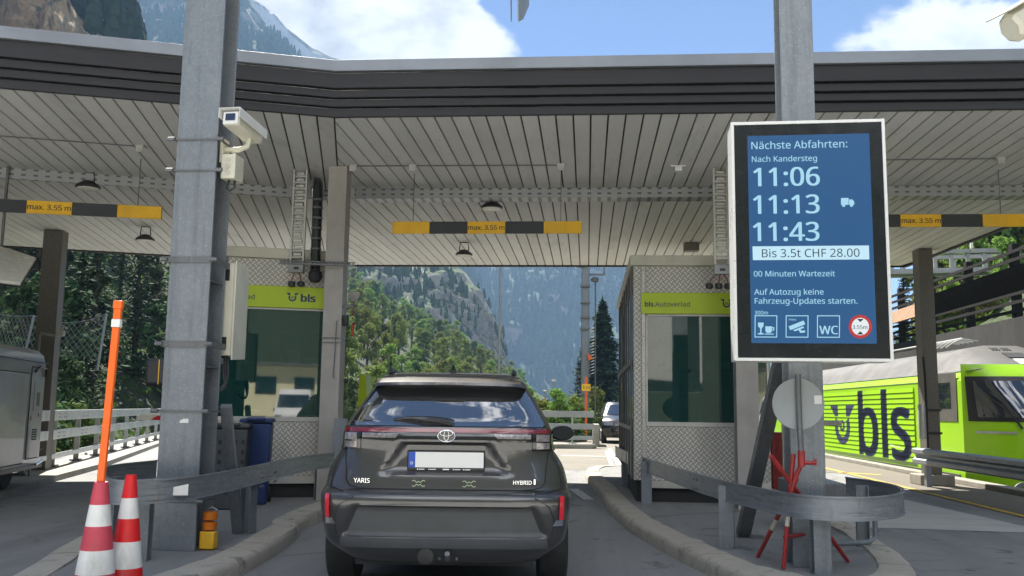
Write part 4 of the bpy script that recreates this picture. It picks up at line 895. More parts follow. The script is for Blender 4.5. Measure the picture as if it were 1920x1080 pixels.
mb = MB(); mb.tube([(-3.15, 7.70, .43), (-3.10, 7.70, .465), (-3.05, 7.70, .44)], .008, 6); mb.build('handle', M['galv'], bk)
p = at(252, 707, y=8.2); bm_ = thing('mirror', 'black rounded mirror housing with a thin yellow stripe left of the steel post', 'mirror', (-3.75, 8.1, 1.6))
mb = MB(); mb.box((-3.80, 8.1, 1.59), (.26, .09, .25)); mb.build('housing', M['black'], bm_, bev=.035)
mb = MB(); mb.span((-3.80, 8.053, 1.48), (-3.792, 8.0545, 1.70)); mb.build('stripe', M['yellow'], bm_)
mb = MB(); mb.tube([(-3.70, 8.1, 1.59), (-3.57, 7.98, 1.59), (-3.545, 7.95, 1.59)], .015, 8); mb.build('arm', M['black'], bm_)
# red tipped board end behind the post
p0, p1 = at(262, 783, y=17.5), at(300, 783, y=17.5); bb = thing('board', 'small white board with red mark beside the bridge railing', 'board', p0)
mb = MB(); mb.span((p0.x, 17.5, p0.z - .05), (p0.x + .75, 17.54, p0.z + .07)); mb.build('panel', M['white'], bb); mb = MB(); mb.plate([Vector((p0.x + .22, 17.497, p0.z)) + Vector(q) for q in ((0, 0, -.04), (.3, 0, -.04), (.3, 0, .04), (.12, 0, .04))], .003); mb.build('mark', M['reflector'], bb)
mb = MB(); mb.tube([(p0.x + .5, 17.56, 0), (p0.x + .5, 17.56, p0.z + .05)], .025, 8); mb.build('post', M['galv'], bb)

# ------------------------------------------------------------------ vertical cable ladders, vent pipe, cable rail
def ladder(label, x, y, ztop, zb, plugs):
    t = thing('cable_ladder', label, 'cable ladder', (x, y, zb), 0, 'vertical cable ladders above the booths')
    mb = MB()
    for s in (-1, 1): mb.span((x + s * .085 - .012, y, zb + .13), (x + s * .085 + .012, y + .05, ztop))
    mb.build('side_rail', M['alu'], t, bev=.002)
    mb = MB(); z = zb + .2
    while z < ztop - .05:
        mb.span((x - .072, y + .01, z), (x + .072, y + .04, z + .022)); mb.span((x - .05, y + .005, z + .03), (x + .05, y + .03, z + .06)); z += .085
    mb.build('rungs', M['alu'], t)
    mb = MB(); mb.span((x - .10, y - .02, zb), (x + .10, y + .06, zb + .125)); b = mb.build('end_plate', M['bridge'], t, bev=.006)
    mb = MB(); mb.span((x - .03, y - .024, zb + .04), (x + .04, y - .021, zb + .075)); mb.build('label_plate', M['black'], b)
    for k, dx in enumerate(plugs):
        mb = MB(); mb.lathe([(.02, 0), (.045, .01), (.05, .04), (.045, .07), (.02, .075)], (x + dx, y + .02, zb - .19), 14); pl = mb.build('plug', M['black'], t)
        mb = MB(); mb.tube([(x + dx * .4, y + .02, zb), (x + dx * .8, y + .02, zb - .06), (x + dx, y + .02, zb - .115)], .008, 6); mb.build('plug_cable', M['cable'], pl)
    return t
ladder('grey cable ladder above the left booth, two black plugs under it', -3.86, 12.02, 4.48, 3.07, (-.06, .07))
ladder('grey cable ladder above the right booth, beside the departure display edge', 1.735, 12.10, 4.48, 3.07, (-.16, -.04, .08))
vp = thing('vent_pipe', 'black ribbed vent pipe bending down beside the left booth column', 'pipe', (-3.60, 12.05, 3.1))
pts = catmull([(-3.95, 13.0, 4.38), (-3.80, 12.5, 4.40), (-3.66, 12.16, 4.33), (-3.625, 12.08, 4.1), (-3.615, 12.06, 3.4), (-3.61, 12.06, 3.02)], 10)
mb = MB(); mb.tube(pts, .068, 16); mb.build('pipe', M['gloss_black'], vp)
for z in (3.38, 3.52, 3.66, 3.80, 3.94, 4.05): mb = MB(); mb.lathe([(.07, 0), (.074, .006), (.074, .02), (.07, .026)], (-3.615, 12.06, z), 16); mb.build('ring', M['galv_dark'], vp)
mb = MB(); mb.lathe([(.07, .1), (.088, .08), (.09, 0), (.06, -.05), (.02, -.06)], (-3.61, 12.06, 3.0), 16); mb.build('end_cap', M['rubber'], vp)
cr = thing('cable_rail', 'slotted horizontal cable rail across the left booth and grey column', 'rail', (-3.6, 11.9, 3.2))
mb = MB(); mb.bar((-4.02, 11.80, 3.16), (-3.03, 11.86, 3.14), .04, .02); mb.bar((-4.02, 11.80, 3.195), (-3.03, 11.86, 3.175), .04, .012); 
for k in range(20): a = k / 19; mb.box((-4.0 + .95 * a, 11.80 + .06 * a, 3.178 - .02 * a), (.012, .03, .02))
mb.build('rail', M['galv_dark'], cr)
# intercom and lamp on the grey column, facing the lane
ic = thing('intercom', 'black handset with coiled cord and horn lamp on the side of the left grey column', 'intercom', (-3.15, 12, 2.2))
mb = MB(); mb.span((-3.19, 11.95, 2.36), (-3.12, 12.05, 2.50)); mb.build('handset', M['black'], ic, bev=.012)
co = [(-3.115 + .012 * math.cos(k * 1.6), 11.93 + .012 * math.sin(k * 1.6), 2.40 - k * .0085) for k in range(130)]
mb = MB(); mb.tube(co + [(-3.11, 11.92, 1.25), (-3.08, 11.92, 1.22), (-3.08, 11.93, 1.34)], .005, 4); mb.build('cord', M['black'], ic)
mb = MB(); mb.span((-3.185, 11.96, 2.60), (-3.05, 11.99, 2.64)); mb.tube([(-3.05, 11.97, 2.62), (-3.05, 11.97, 2.72)], .012, 6); mb.build('lamp_arm', M['galv_dark'], ic)
mb = MB(); mb.lathe([(.03, 0), (.075, .06), (.075, .12), (.05, .13)], (-3.05, 11.95, 2.68), 4); mb.build('lamp_hood', M['alu'], ic)
mb = MB(); mb.tube([(-3.05, 11.95, 2.66), (-3.05, 11.95, 2.44)], .005, 6); mb.lathe([(.018, 0), (.02, .17), (.012, .18)], (-3.05, 11.95, 2.22), 10); mb.build('pull_handle', M['red_paint'], ic)
mb = MB(); mb.tube([(-3.25, 11.89, 2.42), (-3.26, 11.89, 1.9), (-3.27, 11.89, 1.72), (-3.255, 11.885, 1.67)], .006, 6); mb.build('hook_cord', M['galv_dark'], ic)
for z in (2.13, 2.19): mb = MB(); mb.span((-3.445, 11.895, z), (-3.185, 11.905, z + .012)); mb.build('strap', M['galv_dark'], ic)
mb = MB(); mb.lathe([(.02, 0), (.03, .01), (.03, .05), (.02, .06)], (-3.14, 11.95, 1.64), 12, (1, 0, 0)); mb.build('button', M['black'], ic)
gp = thing('lime_panel', 'lime green machine side showing right of the left grey column', 'panel', (-3.15, 12.9, .9))
mb = MB(); mb.add([(-3.2, 13.0, 1.2), (-3.02, 13.0, 1.25), (-3.08, 13.0, 1.42), (-3.10, 13.0, 1.75), (-3.2, 13.0, 1.78), (-3.2, 13.3, 1.2), (-3.02, 13.3, 1.25), (-3.08, 13.3, 1.42), (-3.10, 13.3, 1.75), (-3.2, 13.3, 1.78)], [(0, 1, 2, 3, 4), (9, 8, 7, 6, 5), (0, 5, 6, 1), (1, 6, 7, 2), (2, 7, 8, 3), (3, 8, 9, 4), (4, 9, 5, 0)]); mb.build('panel', M['lime'], gp)
mb = MB(); mb.span((-3.2, 13.02, .1), (-3.1, 13.28, 1.2)); mb.build('stand', M['galv'], gp)
ep = thing('short_post', 'short galvanised channel post in front of the grey column foot', 'post', (-3.12, 11.8, .12))
mb = MB(); mb.span((-3.19, 11.72, .118), (-3.04, 11.735, 1.16)); mb.span((-3.19, 11.735, .118), (-3.18, 11.84, 1.16)); mb.span((-3.05, 11.735, .118), (-3.04, 11.84, 1.16)); mb.build('channel', M['galv'], ep, bev=.002)

# ------------------------------------------------------------------ bins by the left booth
def bin_(label, x, y, w, d, h, mat, crate=False):
    t = thing('bin', label, 'bin', (x, y, .12), R_(15)); mb = MB()
    vs = []
    for z, k in ((0, .84), (h * .9, 1.0)): vs += [(a * w / 2 * k, b * d / 2 * k, z) for a, b in ((-1, -1), (1, -1), (1, 1), (-1, 1))]
    mb.add(vs, [(3, 2, 1, 0), (4, 5, 6, 7), (0, 1, 5, 4), (1, 2, 6, 5), (2, 3, 7, 6), (3, 0, 4, 7)]); mb.build('body', M[mat], t, bev=.02, local=True)
    mb = MB(); mb.box((0, 0, h * .93), (w * 1.08, d * 1.08, .05)); mb.box((0, -d * .56, h * .95), (w * .6, .05, .04)); mb.build('lid', M[mat], t, bev=.015, local=True)
    for s in (-1, 1): mb = MB(); mb.lathe([(.02, 0), (.09, .002), (.09, .05), (.02, .052)], (s * w * .36, d * .42, .09), 16, (1, 0, 0)); mb.build('wheel', M['rubber'], t, local=True)
    if crate:
        mb = MB()
        for i in range(5):
            for j in range(6): mb.box((-.17 + i * .085, -d / 2 * (.86 + .14 * (.2 + j * .11)) - .002, h * (.2 + j * .11)), (.035, .012, .05))
        mb.build('slots', M['dark'], t, local=True)
    return t
bin_('dark grey bin with slotted side in front of the left booth', -4.17, 10.8, .44, .5, 1.02, 'grey_bin', True)
bin_('blue wheeled bin between the dark bin and the left booth', -4.06, 11.4, .36, .5, 1.08, 'blue_bin')

# ------------------------------------------------------------------ odd lamps and hanging parts near the frame edges
fl = thing('flood_light', 'square pale flood light panel hanging at the left edge by the brown column', 'flood light', (-7.2, 11.5, 3.2))
pa = [at(-60, 455, y=11.5), at(20, 473, y=11.9), at(68, 489, y=11.7), at(38, 537, y=11.1), at(-60, 525, y=11.0)]
mb = MB(); mb.plate([pa[4], pa[3], pa[2], pa[1], pa[0]][::-1], .05); mb.build('panel', M['lamp_lens'], fl, bev=.008)
mb = MB(); mb.tube([pa[4], pa[3], pa[2], pa[1], pa[0]], .014, 6); mb.build('frame', M['black'], fl)
c_ = (pa[1] + pa[0]) / 2; mb = MB(); mb.tube([c_ + Vector((.1, .1, 0)), c_ + Vector((.1, .1, .3)), Vector((c_.x + .1, c_.y + .1, 4.49))], .02, 8); mb.build('bracket', M['galv_dark'], fl)
hs = thing('hanging_sign', 'two thin sign plates hanging side by side high in the sky', 'sign', at(972, -60, y=7))
y7 = 9.0
mb = MB(); mb.add([at(956, -80, y=y7), at(957.5, 40, y=y7), at(959.5, 41, y=y7), at(959.5, -80, y=y7), at(958, -80, y=y7 + .3), at(959, 30, y=y7 + .3), at(960, 30, y=y7 + .3), at(960, -80, y=y7 + .3)], [(0, 1, 2, 3), (7, 6, 5, 4), (0, 4, 5, 1), (1, 5, 6, 2), (2, 6, 7, 3), (3, 7, 4, 0)]); mb.build('plate', M['galv_dark'], hs)
mb = MB(); mb.plate([at(972, -80, y=y7), at(972.5, 41, y=y7), at(981, 36, y=y7 + .25), at(992, 11, y=y7 + .6), at(993, -80, y=y7 + .6)], .012); mb.build('plate', M['bridge'], hs)
mb = MB(); a1, a2 = at(940, -84, y=y7), at(1010, -84, y=y7 + .2); mb.bar(a1, a2, .05, .05); mb.bar((a1 + a2) / 2, Vector((1.74, 7.87, (a1 + a2).z / 2)), .05, .05); mb.build('arm', M['galv_dark'], hs)
c2 = thing('camera_housing', 'beige camera housing jutting in high at the right edge', 'camera', at(1930, 30, y=7))
o = at(1893, 55, y=7.0); dn = Vector((.62, .25, .42)).normalized(); sx = dn.cross(Vector((0, 0, 1))).normalized(); sz = sx.cross(dn)
mb = MB(); rows = []
for b, k in ((0, .8), (.03, 1.0), (.55, 1.0)): rows.append([o + dn * b + (sx * math.cos(R_(a)) * .10 + sz * math.sin(R_(a)) * .12) * k for a in (0, 45, 90, 135, 180, 225, 270, 315, 360)])
mb.grid(rows); mb.add([p for p in rows[0][:8]], [tuple(range(8))]); mb.build('body', M['beige'], c2, bev=.004)
mb = MB(); obx(mb, o, -.115, .115, -.04, .55, .125, .135); mb.build('hood', M['beige_trim'], c2)
mb = MB(); e_ = o + dn * .5; mb.tube([o + dn * .35 - sz * .1, o + dn * .35 - sz * .22 + Vector((.5, .4, .0)), Vector((XR0 - 2.2, 9.66, 5.08))], .025, 8); mb.build('bracket', M['galv_dark'], c2)

# ------------------------------------------------------------------ the dark grey car ahead
def pchip(xs, ys):
    n = len(xs); h = [xs[i + 1] - xs[i] for i in range(n - 1)]; d = [(ys[i + 1] - ys[i]) / h[i] for i in range(n - 1)]; m = [d[0]]
    for i in range(1, n - 1):
        if d[i - 1] * d[i] <= 0: m.append(0)
        else: w1, w2 = 2 * h[i] + h[i - 1], h[i] + 2 * h[i - 1]; m.append((w1 + w2) / (w1 / d[i - 1] + w2 / d[i]))
    m.append(d[-1])
    def f(x):
        x = max(xs[0], min(xs[-1], x)); i = 0
        while i < n - 2 and x > xs[i + 1]: i += 1
        t = (x - xs[i]) / h[i]; return ((1 + 2 * t) * (1 - t) ** 2 * ys[i] + t * (1 - t) ** 2 * h[i] * m[i] + t * t * (3 - 2 * t) * ys[i + 1] + t * t * (t - 1) * h[i] * m[i + 1])
    return f
Z_ = (.25, .30, .40, .55, .66, .700, .725, .745, .80, .90, .965, 1.02, 1.07, 1.165, 1.19, 1.32, 1.44, 1.50, 1.54, 1.565, 1.578)
W_ = (.66, .72, .835, .870, .880, .880, .876, .872, .865, .838, .800, .762, .750, .742, .735, .668, .596, .560, .530, .480, .40)
Y_ = (.16, .10, .050, .020, .000, .004, .035, .105, .112, .125, .130, .130, .128, .150, .185, .325, .455, .520, .58, .66, .80)
Q_ = (.25, .25, .28, .30, .32, .32, .32, .34, .36, .38, .37, .34, .31, .28, .28, .27, .25, .23, .22, .22, .22)
V_ = (4.0, 4.1, 4.15, 4.16, 4.16, 4.15, 4.15, 4.13, 4.1, 4.0, 3.9, 3.75, 3.55, 3.2, 3.1, 2.8, 2.5, 2.35, 2.25, 2.15, 1.95)
fw_, fy_, fq_, fv_ = pchip(Z_, W_), pchip(Z_, Y_), pchip(Z_, Q_), pchip(Z_, V_)
def sst(a, b, x): t = max(0, min(1, (x - a) / (b - a))); return t * t * (3 - 2 * t)
def rear_y(x, z):
    w = fw_(z); k = min(1, abs(x) / w); y = fy_(z) + fq_(z) * (1 - max(0, 1 - k ** 3.6) ** (1 / 3.6))
    # number plate recess
    hw = .30 + (1.05 - z) / .22 * .15
    y += .045 * sst(hw + .035, hw - .03, abs(x)) * sst(.835, .875, z) * sst(1.075, 1.045, z)
    # lower bumper recess
    hb = .60 + (.64 - z) * .45
    y += .028 * sst(hb + .03, hb - .02, abs(x)) * sst(.645, .615, z) * sst(.42, .45, z)
    return y
def body_mesh(lower_only=False):
    zs = []
    for a, b in zip(Z_, Z_[1:]):
        n = max(2, int((b - a) / .018)); zs += [a + (b - a) * i / n for i in range(n)]
    zs.append(Z_[-1]); rows = []; N = 64
    for z in zs:
        w = fw_(z); row = []; yf = fv_(z); yr = fy_(z) + fq_(z)
        side = [(yf - .35, .80), (yf - .8, .93), (3.0 if z < 1.1 else (yr + yf) / 2 + .3, 1.0 if z < 1.1 else .98), (1.9 if z < 1.1 else (yr + yf) / 2, 1.0), (yr + .25, 1.0)]
        side = [(max(yr + .02 * (6 - i), s[0]), s[1]) for i, s in enumerate(side)]
        row.append(Vector((-w * .45, yf, z)))
        for y, k in side: row.append(Vector((-w * k, y, z)))
        for i in range(N + 1):
            t = -1 + 2 * i / N; x = w * math.copysign(1 - (1 - abs(t)) ** 1.5, t); row.append(Vector((x, rear_y(x, z), z)))
        for y, k in side[::-1]: row.append(Vector((w * k, y, z)))
        row.append(Vector((w * .45, yf, z))); row.append(row[0].copy()); rows.append(row)
    mb = MB(); mb.grid(rows); top = rows[-1][:-1]; mb.add(top, [tuple(range(len(top)))]); bot = rows[0][:-1]; mb.add(bot, [tuple(range(len(bot)))[::-1]]); return mb
def patch(xl, xr, z0, z1, off, nx=24, nz=12, curve=None):
    rows = []
    for j in range(nz + 1):
        z = z0 + (z1 - z0) * j / nz; a, b = xl(z), xr(z); row = []
        for i in range(nx + 1):
            x = a + (b - a) * i / nx; w = fw_(z); x = max(-w * .9995, min(w * .9995, x)); y = rear_y(x, z)
            e = .004; dx = (rear_y(min(w * .9995, x + e), z) - rear_y(max(-w * .9995, x - e), z)) / (2 * e); dz = (rear_y(x * .998, z + e) - rear_y(x * .998, z - e)) / (2 * e)
            n = Vector((dx, -1, dz)).normalized(); row.append(Vector((x, y, z)) + n * off)
        rows.append(row)
    mb = MB(); mb.grid(rows); 
    # rim so that the patch has thickness
    for edge in (rows[0], rows[-1][::-1], [r[-1] for r in rows], [r[0] for r in rows][::-1]):
        mb.grid([edge, [p + Vector((0, off * 1.5 + .004, 0)) for p in edge]])
    return mb
crx = Vector((-.965, 6.42, 0)); car = thing('parked_car', 'dark grey compact SUV seen from behind in the middle lane', 'car', crx, R_(5.2))
BC = lambda mb, nm, mt, par=None, **k: mb.build(nm, M[mt] if isinstance(mt, str) else mt, par or car, local=True, **k)
body = BC(body_mesh(), 'body', 'paint', ang=40)
lin = lambda za, a, zb, b: (lambda z: a + (b - a) * (z - za) / (zb - za))
neg = lambda f: (lambda z: -f(z))
g_r = lin(1.176, .70, 1.465, .548); rw = BC(patch(neg(g_r), g_r, 1.176, 1.465, .004, 40, 16), 'rear_window', 'car_glass', ang=60)
# inside the rear window reads the spoiler; spoiler with high brake lamp
mb = MB(); rows = []
for z, y, w in ((1.472, .50, .575), (1.464, .40, .568), (1.472, .365, .562), (1.492, .37, .557), (1.527, .50, .545), (1.545, .62, .52)):
    rows.append([Vector((w * math.sin(R_(90) * t / 12), y + .13 * abs(t / 12) ** 3, z - .012 * abs(t / 12) ** 2)) for t in range(-12, 13)])
mb.grid(rows); spo = BC(mb, 'spoiler', 'paint', ang=50)
mb = MB(); mb.box((0, .364, 1.482), (.20, .012, .014)); BC(mb, 'brake_light', 'clear_lens', spo)
mb = MB()
for s in (-1, 1): mb.tube(catmull([(s * .47, .72, 1.560), (s * .475, .82, 1.588), (s * .49, 1.4, 1.592), (s * .48, 2.0, 1.565)], 5), .016, 8)
BC(mb, 'roof_rails', 'black')
mb = MB(); mb.add([(-.03, .86, 1.578), (.03, .86, 1.578), (.03, 1.02, 1.578), (-.03, 1.02, 1.578), (-.006, .845, 1.645), (.006, .845, 1.645), (.008, .90, 1.63), (-.008, .90, 1.63)], [(0, 1, 5, 4), (1, 2, 6, 5), (2, 3, 7, 6), (3, 0, 4, 7), (4, 5, 6, 7)]); BC(mb, 'antenna', 'gloss_black', bev=.004)
# light bar, black band, tail lamps
bb1 = lambda z: .735; bz = BC(patch(lambda z: -.735, bb1, 1.085, 1.168, .0045, 60, 6), 'light_band', 'gloss_black', ang=60)
BC(patch(lambda z: -.725, lambda z: .725, 1.132, 1.160, .009, 60, 3), 'light_bar', 'red_lens', bz, ang=60)
for s in (-1, 1):
    a_, b_ = (lambda z: .60), (lambda z: fw_(z) * .997)
    tl = BC(patch(a_ if s > 0 else neg(b_), b_ if s > 0 else neg(a_), 1.01, 1.130, .012, 14, 8), 'tail_light', 'gloss_black', ang=60)
    c_, d_ = (lambda z: .625), (lambda z: .715)
    BC(patch(c_ if s > 0 else neg(d_), d_ if s > 0 else neg(c_), 1.025, 1.068, .016, 8, 4), 'lower_lens', 'clear_lens', tl, ang=60)
    BC(patch(c_ if s > 0 else neg(d_), d_ if s > 0 else neg(c_), 1.078, 1.124, .016, 8, 4), 'upper_lens', 'clear_lens', tl, ang=60)
    e_, f_ = lin(1.09, .36, 1.125, .33), (lambda z: .59)
    BC(patch(e_ if s > 0 else neg(f_), f_ if s > 0 else neg(e_), 1.094, 1.124, .011, 14, 3), 'inner_lens', 'clear_lens', tl, ang=60)
    h_, k_ = lin(1.02, .50, 1.083, .34), (lambda z: .598)
    BC(patch(h_ if s > 0 else neg(k_), k_ if s > 0 else neg(h_), 1.02, 1.084, .0055, 14, 6), 'lamp_surround', 'gloss_black', tl, ang=60)
    mb = MB(); x0 = s * .792; q = rear_y(x0, .64)
    r0 = lambda z: .775 + (.74 - z) * -.02; 
    rf = BC(patch((lambda z: .785 + (z - .55) * .02) if s > 0 else (lambda z: -.815 - (z - .55) * .02), (lambda z: .815 + (z - .55) * .02) if s > 0 else (lambda z: -.785 - (z - .55) * .02), .555, .725 - .02, .012, 3, 8), 'reflector', 'reflector', ang=60)
    BC(patch((lambda z: .765 - (.55 - z) * .6) if s > 0 else (lambda z: -.815), (lambda z: .815) if s > 0 else (lambda z: -.765 + (.55 - z) * .6), .51, .55, .007, 5, 3), 'reflector_trim', 'chrome', rf, ang=60)
# tailgate seam, lower bumper
mb = MB()
def onb(x, z, off=.004): return Vector((x, rear_y(x, z) - off, z))
seam = [onb(-.735, 1.06), onb(-.715, .98), onb(-.70, .88), onb(-.695, .80)] + [onb(-.67, .765), onb(-.60, .748)] + [onb(x / 10, .7445) for x in range(-5, 6)] + [onb(.60, .748), onb(.67, .765), onb(.695, .80), onb(.70, .88), onb(.715, .98), onb(.735, 1.06)]
mb.tube(seam, .0045, 5); BC(mb, 'tailgate_seam', 'dark')
hb = lambda z: .585 + (.645 - z) * .42; lb = BC(patch(neg(hb), hb, .43, .635, .004, 40, 10), 'lower_bumper', 'bumper', ang=60)
hb2 = lambda z: .70 + (.44 - z) * .2; BC(patch(neg(hb2), hb2, .36, .422, .012, 40, 4), 'bumper_lip', 'bumper', ang=60)
mb = MB(); mb.span((-.62, .22, .22), (.62, .9, .40)); BC(mb, 'underbody', 'dark')
for s in (-1, 1):
    mb = MB(); mb.tube([onb(s * .745, 1.015, .002), onb(s * .775, .93, .002), onb(s * .80, .84, .002), onb(s * .815, .755, .002), onb(s * .70, .728, .002)], .0035, 5); BC(mb, 'bumper_seam', 'dark')
    mb = MB(); mb.tube([onb(s * .62, .70, .001), onb(s * .72, .64, .001), onb(s * .755, .55, .001), onb(s * .74, .44, .001)], .004, 5); BC(mb, 'bumper_crease', 'dark')
# number plate
py_ = rear_y(0, .94) - .02
lp = MB(); lp.span((-.272, py_, .868), (.272, py_ + .03, 1.01)); lp = BC(lp, 'licence_plate', 'black', bev=.008)
mb = MB(); mb.span((-.215, py_ - .004, .892), (.262, py_ - .0005, .998)); BC(mb, 'plate_face', 'plate_white', lp)
mb = MB(); mb.span((-.262, py_ - .004, .892), (-.216, py_ - .0005, .998)); eu = BC(mb, 'plate_band', 'plate_blue', lp)
mb = MB(); text_on(mb, 'D', (-.247, py_ - .004, .912), (1, 0, 0), (0, 0, 1), height=.024, bold=.02, lift=.0006); BC(mb, 'plate_letter', 'white', lp, flat=True)
mb = MB()
for x in (-.17, -.09, .08, .15): mb.span((x - .02, py_ - .003, .876), (x + .02, py_ - .0005, .882)); mb.lathe([(.005, 0), (.003, .002)], (x - .028, py_ - .0005, .879), 8, (0, -1, 0))
mb.span((-.022, py_ - .003, .875), (.022, py_ - .0005, .884)); BC(mb, 'frame_lettering', 'white', lp)
# emblem
eo = Vector((0, rear_y(0, 1.115) - .012, 1.112)); U, V = (1, 0, 0), (0, 0, 1)
def ell(mb, cx, cy, a, b, wd, off):
    rows = []
    for i in range(29):
        t = 2 * math.pi * i / 28; P = [(cx + (a + k * wd) * math.cos(t), cy + (b + k * wd) * math.sin(t)) for k in (-.5, .5)]
        rows.append([eo + Vector((P[0][0], .004 - off, P[0][1])), eo + Vector((P[0][0] * 1.0 + (P[1][0] - P[0][0]) * .3, -.004 - off, P[0][1] + (P[1][1] - P[0][1]) * .3)), eo + Vector((P[0][0] + (P[1][0] - P[0][0]) * .7, -.004 - off, P[0][1] + (P[1][1] - P[0][1]) * .7)), eo + Vector((P[1][0], .004 - off, P[1][1]))])
    mb.grid(rows)
mb = MB(); ell(mb, 0, 0, .060, .041, .010, 0); ell(mb, 0, .004, .017, .036, .008, .001); ell(mb, 0, .018, .044, .019, .008, .002); em = BC(mb, 'emblem', 'chrome', ang=70)
mb = MB(); mb.add([eo + Vector((.057 * math.cos(t * .2244), .003, .038 * math.sin(t * .2244))) for t in range(28)], [tuple(range(28))[::-1]]); BC(mb, 'emblem_back', 'gloss_black', em)
# badges
mb = MB(); yb = rear_y(-.58, .80) - .006
text_on(mb, 'YARIS', onb(-.635, .785, .014), (Vector((.14, rear_y(-.53, .79) - rear_y(-.67, .79), 0))).normalized(), (0, 0, 1), width=.115, bold=.006); BC(mb, 'badge', 'chrome', flat=True)
mb = MB(); text_on(mb, 'HYBRID', onb(.47, .785, .012), (Vector((.14, rear_y(.61, .79) - rear_y(.47, .79), 0))).normalized(), (0, 0, 1), width=.13, bold=.004); q = onb(.62, .785, .009); mb.box(q + Vector((0, 0, .018)), (.012, .003, .036)); BC(mb, 'badge', 'chrome', flat=True)
mb = MB()
for cx in (-.185, .165):
    mb = MB()
    for sgn in (-1, 1):
        for dz in (-.016, .016):
            mb.tube([onb(cx + sgn * .045, .785 + dz, .003), onb(cx + sgn * .03, .785 + dz * 1.3, .003), onb(cx + sgn * .012, .785 + dz * .35, .003), onb(cx, .785 + dz * .9, .003)], .003, 4)
    BC(mb, 'sticker_mark', 'sticker_green')

# wiper
mb = MB(); P = lambda x, z, o: Vector((x, rear_y(x, z) - o, z))
mb.tube([P(.045, 1.20, .03), P(-.06, 1.222, .035), P(-.26, 1.232, .03), P(-.375, 1.222, .016)], [.026, .022, .014, .006], 8); wi = BC(mb, 'wiper', 'gloss_black')
mb = MB(); mb.tube([P(-.38, 1.218, .010), P(.02, 1.206, .012)], .008, 6); BC(mb, 'wiper_blade', 'rubber', wi)
# wheels
tyre_prof = [(.20, -.095), (.30, -.108), (.328, -.092), (.336, -.05), (.338, 0), (.336, .05), (.328, .092), (.30, .108), (.20, .095)]
for x in (-.775, .775):
    for y in (.80, 3.36):
        mb = MB(); mb.lathe([(.06, -.05 * 1), (.20, -.06), (.205, .06), (.06, .05)], (x, y, .338), 24, (1, 0, 0)); wh = BC(mb, 'wheel', 'alu')
        mb = MB(); mb.lathe(tyre_prof, (x, y, .338), 36, (1, 0, 0))
        for k in (-.05, 0, .05): pass
        BC(mb, 'tyre', 'rubber', wh, ang=25)
# tow bar and exhaust hangers
mb = MB(); mb.box((.03, .16, .32), (.14, .05, .09)); mb.box((.03, .13, .37), (.16, .03, .02)); mb.tube([(.03, .15, .31), (.03, .05, .29), (.03, .0, .33)], .018, 8); mb.tube([(-.03, .12, .27), (-.03, .12, .40)], .01, 6); mb.tube([(.09, .12, .27), (.09, .12, .40)], .01, 6); tb = BC(mb, 'tow_bar', 'galv_dark')
mb = MB(); mb.lathe([(.02, 0), (.055, .005), (.055, .04), (.02, .045)], (-.12, .10, .30), 18, (0, -1, 0)); BC(mb, 'tow_socket', 'black', tb)
mb = MB(); mb.tube([(-.48, .25, .36), (-.48, .16, .31), (-.47, .15, .40)], .012, 6); mb.tube([(-.56, .9, .30), (-.54, .28, .29), (-.54, .2, .28)], .03, 10); BC(mb, 'exhaust', 'galv_dark')
# mirrors
for s in (-1, 1):
    mb = MB(); rows = []
    for y, k in ((2.42, .55), (2.44, .9), (2.50, 1.0), (2.58, .8), (2.62, .4)): rows.append([Vector((s * .965 + .115 * k * math.cos(R_(a)), y, 1.085 + .075 * k * math.sin(R_(a)))) for a in range(0, 361, 24)])
    mb.grid(rows); mb.add(rows[0][:-1], [tuple(range(len(rows[0]) - 1))]); mb.bar((s * .82, 2.55, 1.04), (s * .93, 2.52, 1.05), .05, .04); mi = BC(mb, 'wing_mirror', 'gloss_black', ang=60)
    mb = MB(); mb.add([Vector((s * .965 + .095 * math.cos(R_(a)), 2.418, 1.085 + .06 * math.sin(R_(a)))) for a in range(0, 360, 24)], [tuple(range(15))]); BC(mb, 'mirror_glass', 'dark', mi)
# side windows of the right flank
for s in (-1, 1):
    rows = []
    for z in (1.12, 1.25, 1.38, 1.47):
        w = fw_(z); rows.append([Vector((s * (w + .004), y, z)) for y in (fy_(z) + fq_(z) + .25, 1.4, 2.0 if z > 1.3 else 2.3)])
    mb = MB(); mb.grid(rows); BC(mb, 'side_window', 'car_glass')

